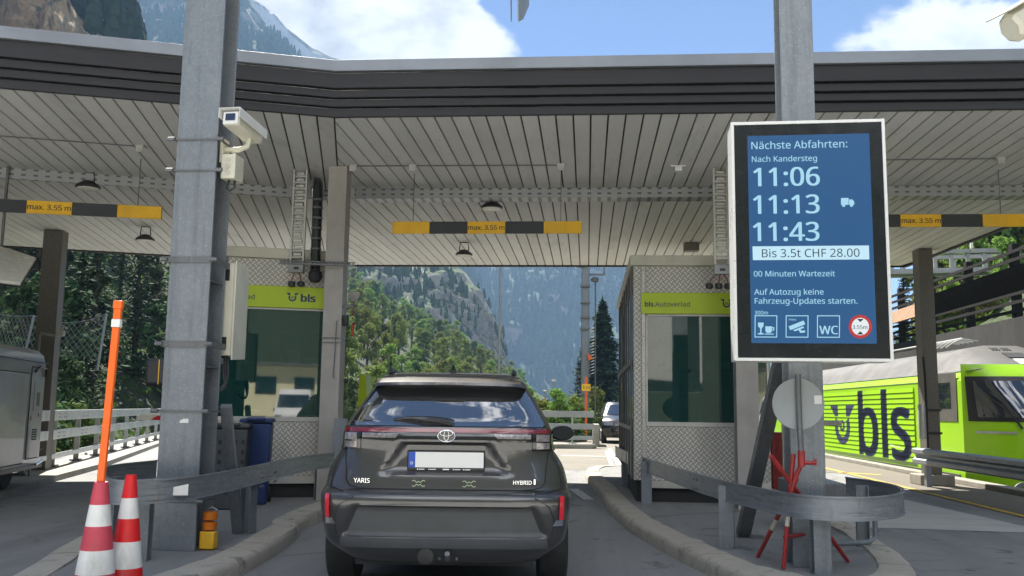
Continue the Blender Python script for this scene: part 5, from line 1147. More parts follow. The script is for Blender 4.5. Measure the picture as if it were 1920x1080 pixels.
# ------------------------------------------------------------------ simple cars for the distance and behind the viewer
def far_car(label, loc, rz, paint, group=None, van=False):
    t = thing('parked_car', label, 'car', loc, rz, group); B = lambda mb, nm, mt, par=None, **k: mb.build(nm, M[mt], par or t, local=True, **k)
    # front at y = 0, looking along -y; half-width by height
    pr = [(.28, .80, .05), (.45, .90, .0), (.70, .92, .0), (.86, .90, .06), (1.0, .86, .30), (1.08, .82, 1.0), (1.12, .80, 1.15), (1.35, .72, 1.55), (1.58, .64, 1.95), (1.68, .56, 2.25)] if not van else [(.28, .85, .05), (.5, .95, 0), (.9, .96, .02), (1.1, .95, .25), (1.2, .94, .5), (1.7, .90, .95), (2.1, .85, 1.2), (2.25, .78, 1.5)]
    Lc = 4.6 if not van else 5.4; rows = []
    for z, w, y0 in pr:
        r = []; ye = Lc - (z > 1.1) * (z - 1.1) * .25
        for i in range(13): a = -1 + i / 6; r.append(Vector((w * a, y0 + .28 * abs(a) ** 4, z)))
        r += [Vector((w, y0 + .9, z)), Vector((w, ye - .3, z)), Vector((w * .85, ye, z)), Vector((-w * .85, ye, z)), Vector((-w, ye - .3, z)), Vector((-w, y0 + .9, z)), r[0].copy()]
        rows.append(r)
    mb = MB(); mb.grid(rows); mb.add(rows[-1][:-1], [tuple(range(len(rows[-1]) - 1))]); bd_ = B(mb, 'body', paint, ang=45)
    def fr(z):
        for (za, wa, ya), (zb, wb, yb) in zip(pr, pr[1:]):
            if z <= zb: k = (z - za) / (zb - za); return wa + (wb - wa) * k, ya + (yb - ya) * k
    def fp(z0, z1, k0, k1, off):
        rs = []
        for j in range(7):
            z = z0 + (z1 - z0) * j / 6; w, y = fr(z); rs.append([Vector((w * (k0 + (k1 - k0) * i / 8), y + .28 * abs(k0 + (k1 - k0) * i / 8) ** 4 - off, z + off * .6)) for i in range(9)])
        m_ = MB(); m_.grid(rs); return m_
    za, zb = (1.14, 1.56) if not van else (1.24, 1.95)
    B(fp(za, zb, -.92, .92, .015), 'windscreen', 'train_glass'); B(fp(.50, .72, -.5, .5, .012), 'grille', 'gloss_black')
    for s in (-1, 1): B(fp(.72, .86, min(s * .55, s * .93), max(s * .55, s * .93), .014), 'headlight', 'clear_lens')
    m_ = MB(); m_.box((0, -.02, .42), (.52, .02, .11)); B(m_, 'number_plate', 'plate_white')
    for s in (-1, 1):
        m_ = MB(); m_.box((s * 1.02, 1.5, 1.12), (.2, .12, .16)); m_.bar((s * .82, 1.5, 1.08), (s * .95, 1.5, 1.08), .05, .04); B(m_, 'wing_mirror', 'black', bev=.03)
        for y in (.9, Lc - .9):
            m_ = MB(); m_.lathe(tyre_prof, (s * .82, y, .338), 24, (1, 0, 0)); w_ = B(m_, 'wheel', 'rubber', ang=25)
            m_ = MB(); m_.lathe([(.03, 0), (.21, .01), (.2, .03)], (s * .92, y, .338), 16, (s, 0, 0)); B(m_, 'rim', 'alu', w_)
        m_ = MB(); w0 = fr(1.2)[0]; w1 = fr(1.5)[0]; m_.add([(s * (w0 + .012), 1.7, 1.2), (s * (w0 + .012), Lc - .5, 1.2), (s * (w1 + .012), Lc - .7, 1.5), (s * (w1 + .012), 2.1, 1.5)], [(0, 1, 2, 3)]); B(m_, 'side_window', 'car_glass')
    return t
far_car('dark oncoming car half hidden behind the right toll booth', (1.55, 38, 0), R_(2), 'paint_black')

# ------------------------------------------------------------------ grey camper at the left edge
cmd = Vector((.27, -.963, 0)); cmo = at(74, 905, z=.1); cmo = Vector((cmo.x, cmo.y, .1)); cmn = Vector((cmd.y, -cmd.x, 0)) ; cmn = cmn if cmn.x > 0 else -cmn
cp = thing('camper', 'dusty grey camper body with side doors parked by the bridge railing at the left edge', 'camper', cmo, math.atan2(cmd.y, cmd.x))
Cw = lambda a, h, o=0.0: cmo + cmd * a + cmn * o + Vector((0, 0, h))
CM_H = 2.02
mb = MB(); sec = [(-.0, .28), (0, CM_H - .25), (-.04, CM_H - .10), (-.14, CM_H - .02), (-.3, CM_H), (-1.9, CM_H), (-2.0, .28)]
rows = []
for a, k in ((0.0, .16), (.04, .06), (.14, 0), (5.2, 0)):
    rows.append([Cw(a, h - (k if h > 1.5 else 0), o - (k if o > -1 else -k)) for o, h in sec] + [Cw(a, sec[0][1], sec[0][0] - k)])
mb.grid(rows); mb.add(rows[0][:-1], [tuple(range(7))]); mb.add(rows[-1][:-1], [tuple(range(7))[::-1]]); mb.build('body', M['camper'], cp, ang=50)
def cpan(mb, a0, a1, h0, h1, o0, o1): return mb.add([Cw(a, h, o) for a in (a0, a1) for o in (o0, o1) for h in (h0, h1)], [(0, 1, 3, 2), (4, 6, 7, 5), (0, 4, 5, 1), (2, 3, 7, 6), (0, 2, 6, 4), (1, 5, 7, 3)])
mb = MB(); cpan(mb, .205, .815, .385, 1.735, .0005, .006); mb.build('door_gasket', M['dark'], cp, bev=.02)
mb = MB(); cpan(mb, .935, 2.315, .335, 1.635, .0005, .006); mb.build('door_gasket', M['dark'], cp, bev=.02)
mb = MB(); cpan(mb, .0, 5.1, 1.80, 1.812, .0, .006); cpan(mb, .0, 5.1, .50, .51, .0, .004); mb.build('moulding', M['black'], cp)
mb = MB(); cpan(mb, .22, .80, .40, 1.72, .001, .012); dr = mb.build('door', M['camper'], cp, bev=.02)
mb = MB(); cpan(mb, .34, .66, 1.08, 1.52, .0125, .020); mb.build('door_inset', M['camper'], dr, bev=.02)
mb = MB(); mb.tube([Cw(.22, 1.60, .03), Cw(.25, 1.72, .04), Cw(.55, 1.74, .04), Cw(.72, 1.66, .03)], .018, 8); mb.build('grab_rail', M['black'], dr)
mb = MB(); cpan(mb, .40, .52, 1.16, 1.36, .0205, .024); mb.build('decal', M['train_grey'], dr)
mb = MB()
for k in range(5): cpan(mb, .40, .62, .66 + k * .035, .682 + k * .035, .0125, .018)
mb.build('vent', M['dark'], dr)
mb = MB(); cpan(mb, .36, .385, 1.0, 1.05, .0125, .018); cpan(mb, .72, .74, .95, 1.02, .0125, .018); mb.build('latch', M['black'], dr)
mb = MB(); cpan(mb, .95, 2.3, .35, 1.62, .001, .012); mb.build('door', M['camper'], cp, bev=.02)
mb = MB(); cpan(mb, 2.6, 3.9, 1.15, 1.65, .001, .008); mb.build('side_window', M['train_glass'], cp)
mb = MB(); cpan(mb, .03, 5.1, .24, .30, -.05, .02); mb.build('sill_trim', M['black'], cp)
mb = MB(); mb.tube([Cw(.1, .34, .04), Cw(.5, .30, .06)], .018, 6); mb.build('step', M['chrome'], cp)
for a in (1.2, 4.2): mb = MB(); mb.lathe(tyre_prof, Cw(a, .32, -.22), 24, cmn); mb.build('wheel', M['rubber'], cp)
sb = thing('standpipe', 'thin steel standpipe with tap between camper and brown column', 'pipe', at(70, 900, z=.1))
q = at(70, 690, y=14.9); g_ = at(70, 900, y=14.9)
mb = MB(); mb.tube([Vector((q.x, 14.9, .1)), Vector((q.x, 14.9, q.z + .55)), Vector((q.x + .02, 14.9, q.z + .58)), Vector((q.x + .3, 14.9, q.z + .54))], .02, 8); mb.build('pipe', M['bridge'], sb)
mb = MB(); mb.box((q.x + .36, 14.9, q.z + .58), (.12, .08, .09)); mb.tube([(q.x + .36, 14.9, q.z + .6), (q.x + .42, 14.85, q.z + .7), (q.x + .50, 14.85, q.z + .66)], .02, 8); mb.build('tap', M['alu'], sb, bev=.01)

# ------------------------------------------------------------------ white bridge railing on the left
def bridge_rail(label, p, q, zs, z0, npost, mat, group=None, hh=.15, drop=0.0):
    p, q = Vector((*p, z0)), Vector((*q, z0)); u = (q - p).normalized(); n = Vector((u.y, -u.x, 0))
    t = thing('bridge_railing', label, 'railing', p, 0, group)
    for z, h in zs:
        mb = MB(); mb.bar(p + Vector((0, 0, z)), q + Vector((0, 0, z)), .05, h); r_ = mb.build('rail', M[mat], t, bev=.006)
    for k in range(npost):
        c = p + (q - p) * ((k + .25) / npost) - n * .06; mb = MB(); mb.box(c + Vector((0, 0, zs[0][0] / 2)), (.05, .10, zs[0][0] + .1), math.atan2(u.y, u.x)); po = mb.build('post', M['bridge'], t, bev=.004)
        mb = MB(); mb.box(c + Vector((0, 0, .015)), (.28, .2, .03), math.atan2(u.y, u.x))
        for s in (-.1, .1): mb.lathe([(.014, 0), (.012, .03)], c + u * s + Vector((0, 0, .03)), 6)
        mb.build('base_plate', M['galv_dark'], po)
        mb = MB()
        for z, h in zs[:2]:
            for s in (-.05, .05, .35, .5):
                for dz in (-.035, .035): mb.lathe([(.013, 0), (.010, .008)], p + (q - p) * ((k + .25) / npost) + u * s + (n if n.y < 0 or n.x > 0 else -n) * .026 + Vector((0, 0, z + dz)), 6, n)
        mb.build('bolts', M['galv_dark'], po)
    return t
bridge_rail('white three bar bridge railing behind the orange rod on the left', (-9.15, 14.6), (-15.9, 35.0), ((.96, .19), (.60, .17), (.20, .09)), .12, 10, 'rail_white', 'bridge railings along the lanes')
p_, q_ = at(1030, 838, z=0), at(1112, 832, z=0)
bridge_rail('pale three bar railing at the exit right of the dark grey car', (p_.x - 1.4, 32.8), (q_.x, 33.6), ((1.05, .22), (.62, .20), (.22, .14)), .12, 3, 'bridge', 'bridge railings along the lanes')
mb = MB(); mb.prism([(-3.5, 32.2), (.2, 32.6), (.35, 33.2), (.1, 34.0), (-3.5, 34.0)], 0, .14); struct(mb, 'kerb', M['conc'], bev=.03)
cb_ = thing('concrete_block', 'small pale concrete end wall with weeds right of the exit railing', 'wall', (.5, 35, 0))
mb = MB(); mb.box((.35, 36, .4), (.25, 2.6, .8)); mb.build('block', M['conc'], cb_, bev=.03)

# ------------------------------------------------------------------ chain link fence on the left slope
cf = thing('chain_link_fence', 'sagging grey chain link fence on the dark slope left of the brown column', 'fence', (-14, 24, 2.4), 0)
F0 = [at(-30, 585, y=24), at(64, 592, y=24), at(200, 588, y=24)]
foot = [at(-42, 690, y=24), at(45, 668, y=24), at(186, 672, y=24)]
for a, b in zip(F0, foot): mb = MB(); mb.tube([b - (a - b) * .25, a], .035, 8); mb.build('post', M['galv'], cf)
def net(a0, a1, b0, b1, sag):
    mb = MB(); n = 26; m_ = 11
    P = lambda i, j: (a0.lerp(a1, i / n) + (b0.lerp(b1, i / n) - a0.lerp(a1, i / n)) * (j / m_)) + Vector((0, 0, -sag * (1 - (2 * i / n - 1) ** 2) * (1 - j / m_) * 1.0))
    for i in range(n):
        for j in range(m_):
            if (i + j) % 2 == 0: mb.tube([P(i, j), P(i + 1, j + 1)], .007, 3)
            else: mb.tube([P(i + 1, j), P(i, j + 1)], .007, 3)
    mb.tube([P(i, 0) for i in range(n + 1)], .012, 5); return mb
net(F0[0], F0[1], foot[0], foot[1], .05).build('mesh', M['galv_dark'], cf); net(F0[1], F0[2], foot[1], foot[2], .22).build('mesh', M['galv_dark'], cf)

# ------------------------------------------------------------------ lime locomotive on the right
ld = Vector((-.026, 1, 0)).normalized(); ln = Vector((-ld.y, ld.x, 0))   # ln points left, towards the platform
lo = Vector((7.70, 20.0, 0)); LW = 2.9
loc = thing('locomotive', 'lime green locomotive with big dark bls letters beside the platform', 'locomotive', lo + Vector((1.4, 8, -.4)))
Lp = lambda a, h, o=0.0: lo + ld * a + ln * o + Vector((0, 0, h))
S = [(0, -.42), (.0, 1.0), (0, 2.02), (-.10, 2.22)]
rows = []
# shell: from the sloping cab front (a<0) to the tail
for a, kind in ((0, 0), (.02, 1), (1.0, 1), (9.0, 1), (18.0, 1)):
    rows.append([Lp(a, h, o) for o, h in S] + [Lp(a, h, -LW - o) for o, h in S[::-1]])
mb = MB(); mb.grid(rows[1:]); mb.build('body_side', M['lime_train'], loc, ang=25)
# dark engine-room cab flank and door
def side(mb, a0, a1, h0, h1, off, th=.02):
    return mb.add([Lp(a, h, o) for a in (a0, a1) for o in (off, off + th) for h in (h0, h1)], [(0, 1, 3, 2), (4, 6, 7, 5), (0, 4, 5, 1), (2, 3, 7, 6), (0, 2, 6, 4), (1, 5, 7, 3)])
# cab nose: rounded in plan and sloping back upwards
rows = []
for h, back in ((-.42, .05), (.1, 0), (1.15, 0.0), (1.30, .05), (2.02, .62), (2.22, .85), (2.36, 1.05)):
    r = [Lp(.02, h, -.10 if h > 2.1 else 0)]
    for i in range(13):
        x = i / 12; bulge = -(1.15 - back) * (1 - abs(2 * x - 1) ** 2.6) ** .8; r.append(Lp(.02 + bulge * 1.0 + (0 if 0 < i < 12 else 0), h, -LW * x * .999 - .0005))
    rows.append(r[1:])
mb = MB(); mb.grid(rows); mb.add(rows[-1], [tuple(range(13))]); nose = mb.build('cab_nose', M['lime_train'], loc, ang=35)
def nosept(x, h, off=.015):
    hs_ = [(-.42, .05), (.1, 0), (1.15, 0.0), (1.30, .05), (2.02, .62), (2.22, .85), (2.36, 1.05)]
    for (ha, ba), (hb_, bb_) in zip(hs_, hs_[1:]):
        if h <= hb_: back = ba + (bb_ - ba) * (h - ha) / (hb_ - ha); break
    return Lp(.02 - (1.15 - back) * (1 - abs(2 * x - 1) ** 2.6) ** .8 - off, h + off * .3, -LW * x)
def nosepatch(x0, x1, h0, h1, off): 
    m_ = MB(); m_.grid([[nosept(x0 + (x1 - x0) * i / 16, h0 + (h1 - h0) * j / 8, off) for i in range(17)] for j in range(9)]); return m_
nosepatch(.015, .985, 1.19, 2.10, .012).build('windscreen_surround', M['black'], nose, ang=60)
nosepatch(.05, .95, 1.27, 2.0, .022).build('windscreen', M['train_glass'], nose, ang=60)
nosepatch(.04, .22, .95, 1.0, .012).build('hand_rail', M['alu'], nose); nosepatch(.30, .40, .82, .95, .012).build('socket', M['black'], nose)
mb = MB(); mb.tube([nosept(.12, 1.75, .05), nosept(.17, 1.55, .06), nosept(.24, 1.05, .05)], .022, 6); mb.tube([nosept(.09, 1.78, .045), nosept(.20, 1.30, .05)], .012, 5); mb.build('wiper', M['black'], nose)
nosepatch(.05, .95, -.25, -.05, .02).build('bumper_beam', M['train_grey'], nose)
mb = MB(); side(mb, .25, 1.55, 1.18, 2.20, .002, .012); mb.build('cab_side', M['train_grey'], loc, bev=.03)
mb = MB(); side(mb, .55, 1.15, 1.45, 2.0, .0145, .006); mb.build('cab_window', M['train_glass'], loc)
mb = MB(); side(mb, .25, 18, -.42, .10, .002, .02); mb.build('skirt', M['train_grey'], loc)
# louvred side field with the lettering running over it
A0, A1 = 2.65, 10.5
slats = 14; h0_, h1_ = .20, 1.95
for k in range(slats):
    a = h0_ + (h1_ - h0_) * k / slats; b = h0_ + (h1_ - h0_) * (k + 1) / slats
    mb = MB(); mb.add([Lp(x, z, o) for x in (A0, A1) for z, o in ((a + .008, .030), (a + .008, .002), (b - .006, .002), (b - .006, .014))], [(0, 1, 2, 3), (7, 6, 5, 4), (4, 5, 1, 0), (5, 6, 2, 1), (6, 7, 3, 2), (7, 4, 0, 3)]); mb.build('louvre', M['lime_train'], loc)
mb = MB(); side(mb, A0, A1, h0_, h1_, .0005, .001); mb.build('louvre_shadow_gap', M['dark'], loc)
# letters are cut by the louvres: build them per slat so that they lie on the slanted blades
tu, tv = -ld, Vector((0, 0, 1))
mbL = MB(); wl_ = text_on(mbL, 'bls', Vector((0, 0, 0)), (1, 0, 0), (0, 1, 0), height=1.0, bold=.03, lift=0, thick=0)
XSC = 3.75 / wl_; ZSC = 1.72; zb0 = .25; aS = 6.7     # letter scale on the side and start (running towards the cab)
YM = max(p.y for p in mbL.v)
for p in mbL.v: p.y /= YM
bm = bmesh.new(); bvs = [bm.verts.new((p.x, p.y, 0)) for p in mbL.v]
bm.verts.ensure_lookup_table()
for f in mbL.f:
    try: bm.faces.new([bvs[i] for i in f])
    except Exception: pass
mbW = MB(); winged_wheel(mbW, (0, 0, 0), (1, 0, 0), (0, 1, 0), 1.0, 0, 0)
o_ = len(bm.verts); bw = [bm.verts.new((p.x * (2.4 / XSC) / 1.5 - 2.8 / XSC, p.y * .66 + .10, 0)) for p in mbW.v]
for f in mbW.f:
    try: bm.faces.new([bw[i] for i in f])
    except Exception: pass
bmesh.ops.remove_doubles(bm, verts=bm.verts, dist=1e-5)
flatf = [f for f in bm.faces if f.calc_area() < 1e-9]; bmesh.ops.delete(bm, geom=flatf, context='FACES')
mb = MB()
for k in range(slats):
    a = h0_ + (h1_ - h0_) * k / slats; b = h0_ + (h1_ - h0_) * (k + 1) / slats
    c = bm.copy(); ya, yb = (a + .010 - zb0) / ZSC, (b - .008 - zb0) / ZSC
    bmesh.ops.bisect_plane(c, geom=list(c.verts) + list(c.edges) + list(c.faces), plane_co=(0, ya, 0), plane_no=(0, -1, 0), clear_outer=True)
    bmesh.ops.bisect_plane(c, geom=list(c.verts) + list(c.edges) + list(c.faces), plane_co=(0, yb, 0), plane_no=(0, 1, 0), clear_outer=True)
    c.verts.ensure_lookup_table(); c.verts.index_update()
    def pos(v, lift):
        z = zb0 + v.co.y * ZSC; t_ = (z - a) / (b - a); return Lp(aS - v.co.x * XSC, z, .030 + (.014 - .030) * t_ + lift)
    if len(c.faces):
        mb.add([pos(v, .004) for v in c.verts], [[v.index for v in f.verts] for f in c.faces])
    c.free()
bm.free(); mb.build('lettering', M['logo_ink'], loc, flat=True)
# grey sloping roof: side slope, cab roof with vents and hatch
mb = MB(); RS = [(-.08, 2.22), (-.16, 2.30), (-.30, 2.48), (-.50, 2.66), (-.75, 2.78), (-1.1, 2.85), (-LW + 1.1, 2.85), (-LW + .55, 2.70), (-LW + .1, 2.26)]
mb.grid([[Lp(a, h, o) for o, h in RS] for a in (1.4, 3.4, 18)]); mb.add([Lp(1.4, h, o) for o, h in RS], [tuple(range(9))]); mb.build('roof', M['train_roof'], loc, ang=40)
def rsec(a, k): return [Lp(a, 2.22 + (h - 2.22) * k, o) for o, h in RS]
mb = MB(); A_, B_ = rsec(-.12, .14), rsec(1.398, 1.0); mb.grid([rsec(-.12, .02), A_, [p.lerp(q, .93) for p, q in zip(A_, B_)], B_]); mb.build('cab_roof', M['train_roof'], loc, ang=40)
def croof(x0, x1, t0, t1, off):   # plate on the sloping front of the cab roof, t 0 bottom to 1 top
    P = lambda x, t_: Lp(-.12 + 1.518 * .93 * t_, 2.22 + .63 * (.14 + .86 * .93 * t_) + off, -1.1 - (LW - 2.2) * x)
    m_ = MB(); m_.plate([P(x0, t0), P(x1, t0), P(x1, t1), P(x0, t1)], off * .8); return m_
croof(.15, .75, .42, .66, .02).build('roof_hatch', M['dark'], loc); croof(.2, .85, .12, .36, .018).build('roof_plate', M['white'], loc); 
for k in range(6): croof(.02 + k * .09 + (.06 if k > 2 else 0), .07 + k * .09 + (.06 if k > 2 else 0), .80, .93, .015).build('roof_vent', M['dark'], loc)
mb = MB()
for k in range(5): mb.tube(catmull([Lp(2.2 + k * .3, 2.85, -.6), Lp(2.0 + k * .3, 3.02, -.85), Lp(1.9 + k * .25, 2.98, -1.2)], 5), .02, 6)
mb.tube([Lp(2, 3.05, -.9), Lp(12, 3.05, -.9)], .025, 6); mb.build('roof_cables', M['alu'], loc)
mb = MB(); side(mb, .3, 17.8, 2.03, 2.05, .001, .006); mb.build('gutter', M['train_grey'], loc)
bg_ = MB(); bg_.tube([Lp(-1.0, -.15, -.4), Lp(-1.55, -.15, -.4)], .10, 12); bg_.lathe([(.05, 0), (.24, .02), (.24, .05), (.1, .07)], Lp(-1.55, -.15, -.4), 20, -ld); bg_.build('buffer', M['galv_dark'], loc)
mb = MB(); mb.tube([Lp(-.9, -.15, -1.4), Lp(-1.35, -.28, -1.4)], .06, 8); mb.build('coupling', M['galv_dark'], loc)

# W beam barrier along the platform
wb = thing('barrier_rail', 'double wave steel barrier in front of the locomotive', 'guardrail', (6.2, 15, 0))
prof = [(.0, .0), (.06, .03), (.06, .09), (.0, .13), (.0, .17), (.06, .21), (.06, .27), (.0, .30)]
rows = [[Vector((6.13 - o, y, .40 + h)) for o, h in prof] + [Vector((6.15 - o, y, .40 + h)) for o, h in prof[::-1]] + [Vector((6.13 - prof[0][0], y, .40))] for y in (18.25, 14, 9.5)]
mb = MB(); mb.grid(rows); mb.add(rows[0][:-1], [tuple(range(16))]); mb.build('beam', M['galv'], wb, ang=50)
for y in (17.9, 11.0): mb = MB(); mb.box((6.22, y, .35), (.10, .12, .7)); mb.build('post', M['galv'], wb, bev=.004)
cl_ = thing('junction_tube', 'grey tube and wires clamped to the brown column by the locomotive', 'tube', (6.3, 18.2, 1))
mb = MB(); mb.lathe([(.03, 0), (.07, .01), (.07, .62), (.05, .66)], (6.29, 18.29, .85), 14); mb.build('tube', M['alu'], cl_)
mb = MB(); mb.tube([(6.38, 18.30, .5), (6.38, 18.30, 2.0), (6.36, 18.3, 2.4)], .022, 6); mb.build('conduit', M['black'], cl_)
mb = MB()
for z in (.95, 1.38): mb.span((6.28, 18.312, z), (6.66, 18.326, z + .04))
mb.build('clamp', M['black'], cl_)

# annex behind the right booth and red white barrier arm
an = thing('rear_booth', 'cream framed glass booth seen between the grey column and the departure post', 'booth', (3.0, 16.2, 0))
mb = MB(); mb.span((2.62, 16.05, .80), (3.02, 16.10, .86)); mb.span((2.98, 16.0, .35), (3.06, 16.1, 3.0)); mb.span((2.62, 16.05, 2.7), (3.02, 16.1, 3.0)); mb.build('frame', M['beige'], an, bev=.004)
mb = MB(); mb.span((2.62, 16.07, .861), (2.979, 16.08, 2.699)); mb.build('pane', M['glass'], an)
mb = MB(); mb.span((2.62, 16.06, .40), (2.979, 16.1, .799)); mb.build('lower_panel', M['tread'], an)
mb = MB(); mb.span((2.62, 16.101, .3), (3.02, 18.5, .8)); mb.span((2.62, 18.5, .3), (3.05, 18.55, 3.0)); mb.build('rear_wall', M['beige_trim'], an)
mb = MB(); mb.span((2.60, 15.98, 3.001), (3.1, 18.6, 3.12)); mb.build('roof', M['beige_trim'], an)
ba = thing('lane_barrier', 'red and cream barrier arm on a slim beige post behind the round sign', 'barrier', (3.1, 15.2, 0))
mb = MB(); mb.span((3.02, 14.9, .0), (3.09, 14.96, 2.8)); mb.build('post', M['beige'], ba, bev=.004)
mb = MB(); mb.span((2.92, 15.2, .0), (3.2, 15.5, 1.0)); mb.build('drive_box', M['red_paint'], ba, bev=.01)
for k in range(2): mb = MB(); mb.span((3.2 + k * .42, 15.32, 1.12), (3.2 + (k + 1) * .42 - .002, 15.35, 1.20)); mb.build('arm_segment', M['red_paint'] if k % 2 == 0 else M['cream_paint'], ba)
ds = thing('drain_box', 'low dark steel bench box with pipe behind the right crash rail', 'box', (2.4, 9.3, .12))
mb = MB(); mb.span((2.05, 9.6, .40), (2.55, 10.4, .62)); mb.span((2.1, 9.7, .12), (2.2, 9.8, .4)); mb.build('box', M['galv_dark'], ds, bev=.01)
mb = MB(); mb.tube([(2.05, 8.35, .20), (2.45, 8.55, .20), (2.52, 8.6, .24), (2.52, 8.6, .55)], .022, 8); mb.build('pipe', M['galv'], ds)

# ------------------------------------------------------------------ retaining wall, slat fence and footbridge on the right
rw_ = thing('retaining_wall', 'dark stained concrete retaining wall behind the locomotive', 'wall', (11.7, 25, 0))
mb = MB(); mb.grid([[Vector((11.55 + .03 * fbm(y, z * 2, 3) , y, z)) for z in (-1, .5, 1.5, 2.5, 3.4, 3.95)] + [Vector((12.1, y, 3.96)), Vector((12.1, y, -1))] for y in [-10 + j * 1.2 for j in range(60)]]); mb.build('wall', M['conc_dark'], rw_, ang=40)
sf = thing('slat_fence', 'dark slat fence with posts on top of the retaining wall', 'fence', (11.8, 30, 3.96))
for k in range(9):
    y = 14 + k * 3.15; mb = MB(); mb.span((11.72, y - .12, 3.9), (11.92, y + .12, 6.05)); mb.build('post', M['timber_dark_shaded'], sf, bev=.01)
for k in range(8):
    z = 4.12 + k * .235; mb = MB(); mb.span((11.68, 10, z), (11.715, 44, z + .09)); mb.build('slat', M['timber_dark_shaded'], sf)
ra = thing('stair_roof', 'sloping shingled stair roof crossing the slat fence, orange in the sun at its lower end', 'roof', (11.2, 28, 5))
P0, P1 = at(1672, 594, x=11.3), at(1722, 578, x=11.3); P2 = at(1930, 512, x=11.3)
mb = MB(); n = 10
def roofseg(mb, a, b, k0, k1, xb=-.10, xt=.22):
    for k in range(k0, k1):
        p, q = a.lerp(b, (k - k0) / (k1 - k0)), a.lerp(b, (k - k0 + .93) / (k1 - k0)); mb.add([p + Vector((xb, 0, -.28)), q + Vector((xb, 0, -.28)), q + Vector((xt, 0, .26)), p + Vector((xt, 0, .26)), p + Vector((xb + .04, 0, -.30)), q + Vector((xb + .04, 0, -.30)), q + Vector((xt + .04, 0, .24)), p + Vector((xt + .04, 0, .24))], [(3, 2, 1, 0), (4, 5, 6, 7), (0, 1, 5, 4), (2, 3, 7, 6), (1, 2, 6, 5), (3, 0, 4, 7)])
roofseg(mb, P0 + (P0 - P1) * .8, P1, 0, 14); mb.build('shingles', M['timber_orange_lit'], ra)
mb = MB(); roofseg(mb, P1, P2, 0, 44, .24, -.16); mb.build('shingles', M['timber_dark_shaded'], ra)  # shade is put into the dark colour and the outward-leaning tilt
fb = thing('footbridge', 'grey steel footbridge with upright posts crossing behind the roof edge', 'bridge', (15, 40, 7.3))
B0, B1 = Vector((11.4, 41, 7.40)), Vector((24, 39, 7.45))
for z, h, w in ((0, .14, .25), (.78, .16, .25), (-.15, .08, .9)): mb = MB(); mb.bar(B0 + Vector((0, 0, z)), B1 + Vector((0, 0, z)), w, h); mb.build('beam', M['bridge'], fb)
mb = MB(); mb.bar(B0 + Vector((0, 1.6, .78)), B1 + Vector((0, 1.6, .78)), .2, .16); mb.bar(B0 + Vector((0, 1.6, 0)), B1 + Vector((0, 1.6, 0)), .2, .14); mb.build('rear_beam', M['bridge'], fb)
for k in range(20):
    p = B0.lerp(B1, (k + .3) / 20)
    mb = MB(); mb.span((p.x - .07, p.y - .05, p.z + .07), (p.x + .07, p.y + .05, p.z + .70)); mb.build('upright', M['bridge'], fb)
    if k % 2: mb = MB(); mb.span((p.x - .02, p.y + 1.55, p.z + .07), (p.x + .12, p.y + 1.65, p.z + .70)); mb.build('upright', M['bridge'], fb)
for x in (12.6, 22): mb = MB(); mb.span((x - .15, 40.4, 3), (x + .15, 40.7, 7.2)); mb.build('pier', M['bridge'], fb)
mb = MB(); q = at(1822, 458, y=40); mb.span((q.x - .08, 39.9, 8.26), (q.x + .02, 40, 8.8)); mb.build('lamp_post', M['white'], fb)

# ------------------------------------------------------------------ catenary mast, pole, marker sign
cm = thing('catenary_mast', 'tall riveted railway mast with cross arm in front of the spruce', 'mast', (-.1, 50, 0))
mb = MB()
for s in (-1, 1): mb.span((-.09 + s * .19 - .03, 49.9, -.3), (-.09 + s * .19 + .03, 50.15, 9.6))
mb.build('chord', M['galv_dark'], cm)
mb = MB(); mb.span((-.24, 49.96, -.3), (.06, 50.0, 9.6)); mb.build('web', M['galv'], cm)
for z in (2.1, 5.6, 6.2, 7.0, 7.9): mb = MB(); mb.span((-.36, 49.84, z), (.18, 50.2, z + .10)); mb.build('collar', M['galv_dark'], cm)
mb = MB(); mb.bar((-.5, 50, 9.05), (3.4, 50, 9.25), .22, .10); mb.bar((-.5, 50, 9.5), (3.4, 50, 9.62), .22, .08); mb.span((-.55, 49.8, 8.98), (-.15, 50.2, 9.75)); mb.span((1.0, 49.95, 9.1), (1.15, 50.05, 9.55)); mb.build('cross_arm', M['bridge'], cm)
mb = MB(); mb.span((.12, 49.9, 8.55), (.95, 50.1, 8.62)); mb.span((.88, 49.9, 8.62), (.95, 50, 9.1)); mb.lathe([(.03, 0), (.2, .05), (.22, .2), (.1, .3)], (.42, 50, 8.15), 14); mb.build('pulley', M['galv_dark'], cm)
mb = MB(); mb.tube([(.45, 50, 8.2), (.45, 50, 1.2)], .04, 6); mb.build('wire', M['galv_dark'], cm)
for k in range(16): mb = MB(); mb.tube([(.10, 49.9, 3.2 + k * .16), (.40, 49.9, 3.3 + k * .16)], .02, 4); mb.build('rung', M['galv'], cm)
fg = thing('flag', 'small orange triangular warning flag on the railway mast', 'flag', (0, 49.8, 4.5))
a, b, c = at(1100, 660, y=49.8), at(1112, 672, y=49.8), at(1104, 676, y=49.8)
mb = MB(); mb.plate([a, c, b], .03); mb.build('cloth', M['orange'], fg); mb = MB(); mb.tube([a, a + Vector((-.05, .1, -1.2))], .02, 5); mb.build('staff', M['galv'], fg)
ms = thing('marker_sign', 'small orange route marker sign on a thin pole behind the exit railing', 'sign', (-.05, 40, 0))
a, b = at(1091, 720, y=40), at(1107, 733, y=40)
mb = MB(); mb.span((a.x, 39.95, b.z), (b.x, 39.99, a.z)); sg_ = mb.build('panel', M['yellow'], ms)
mb = MB()
for k in (.2, .55, .8): mb.span((a.x + (b.x - a.x) * k, 39.945, b.z + .08), (a.x + (b.x - a.x) * (k + .08), 39.949, b.z + .22))
mb.build('marks', M['ink'], sg_)
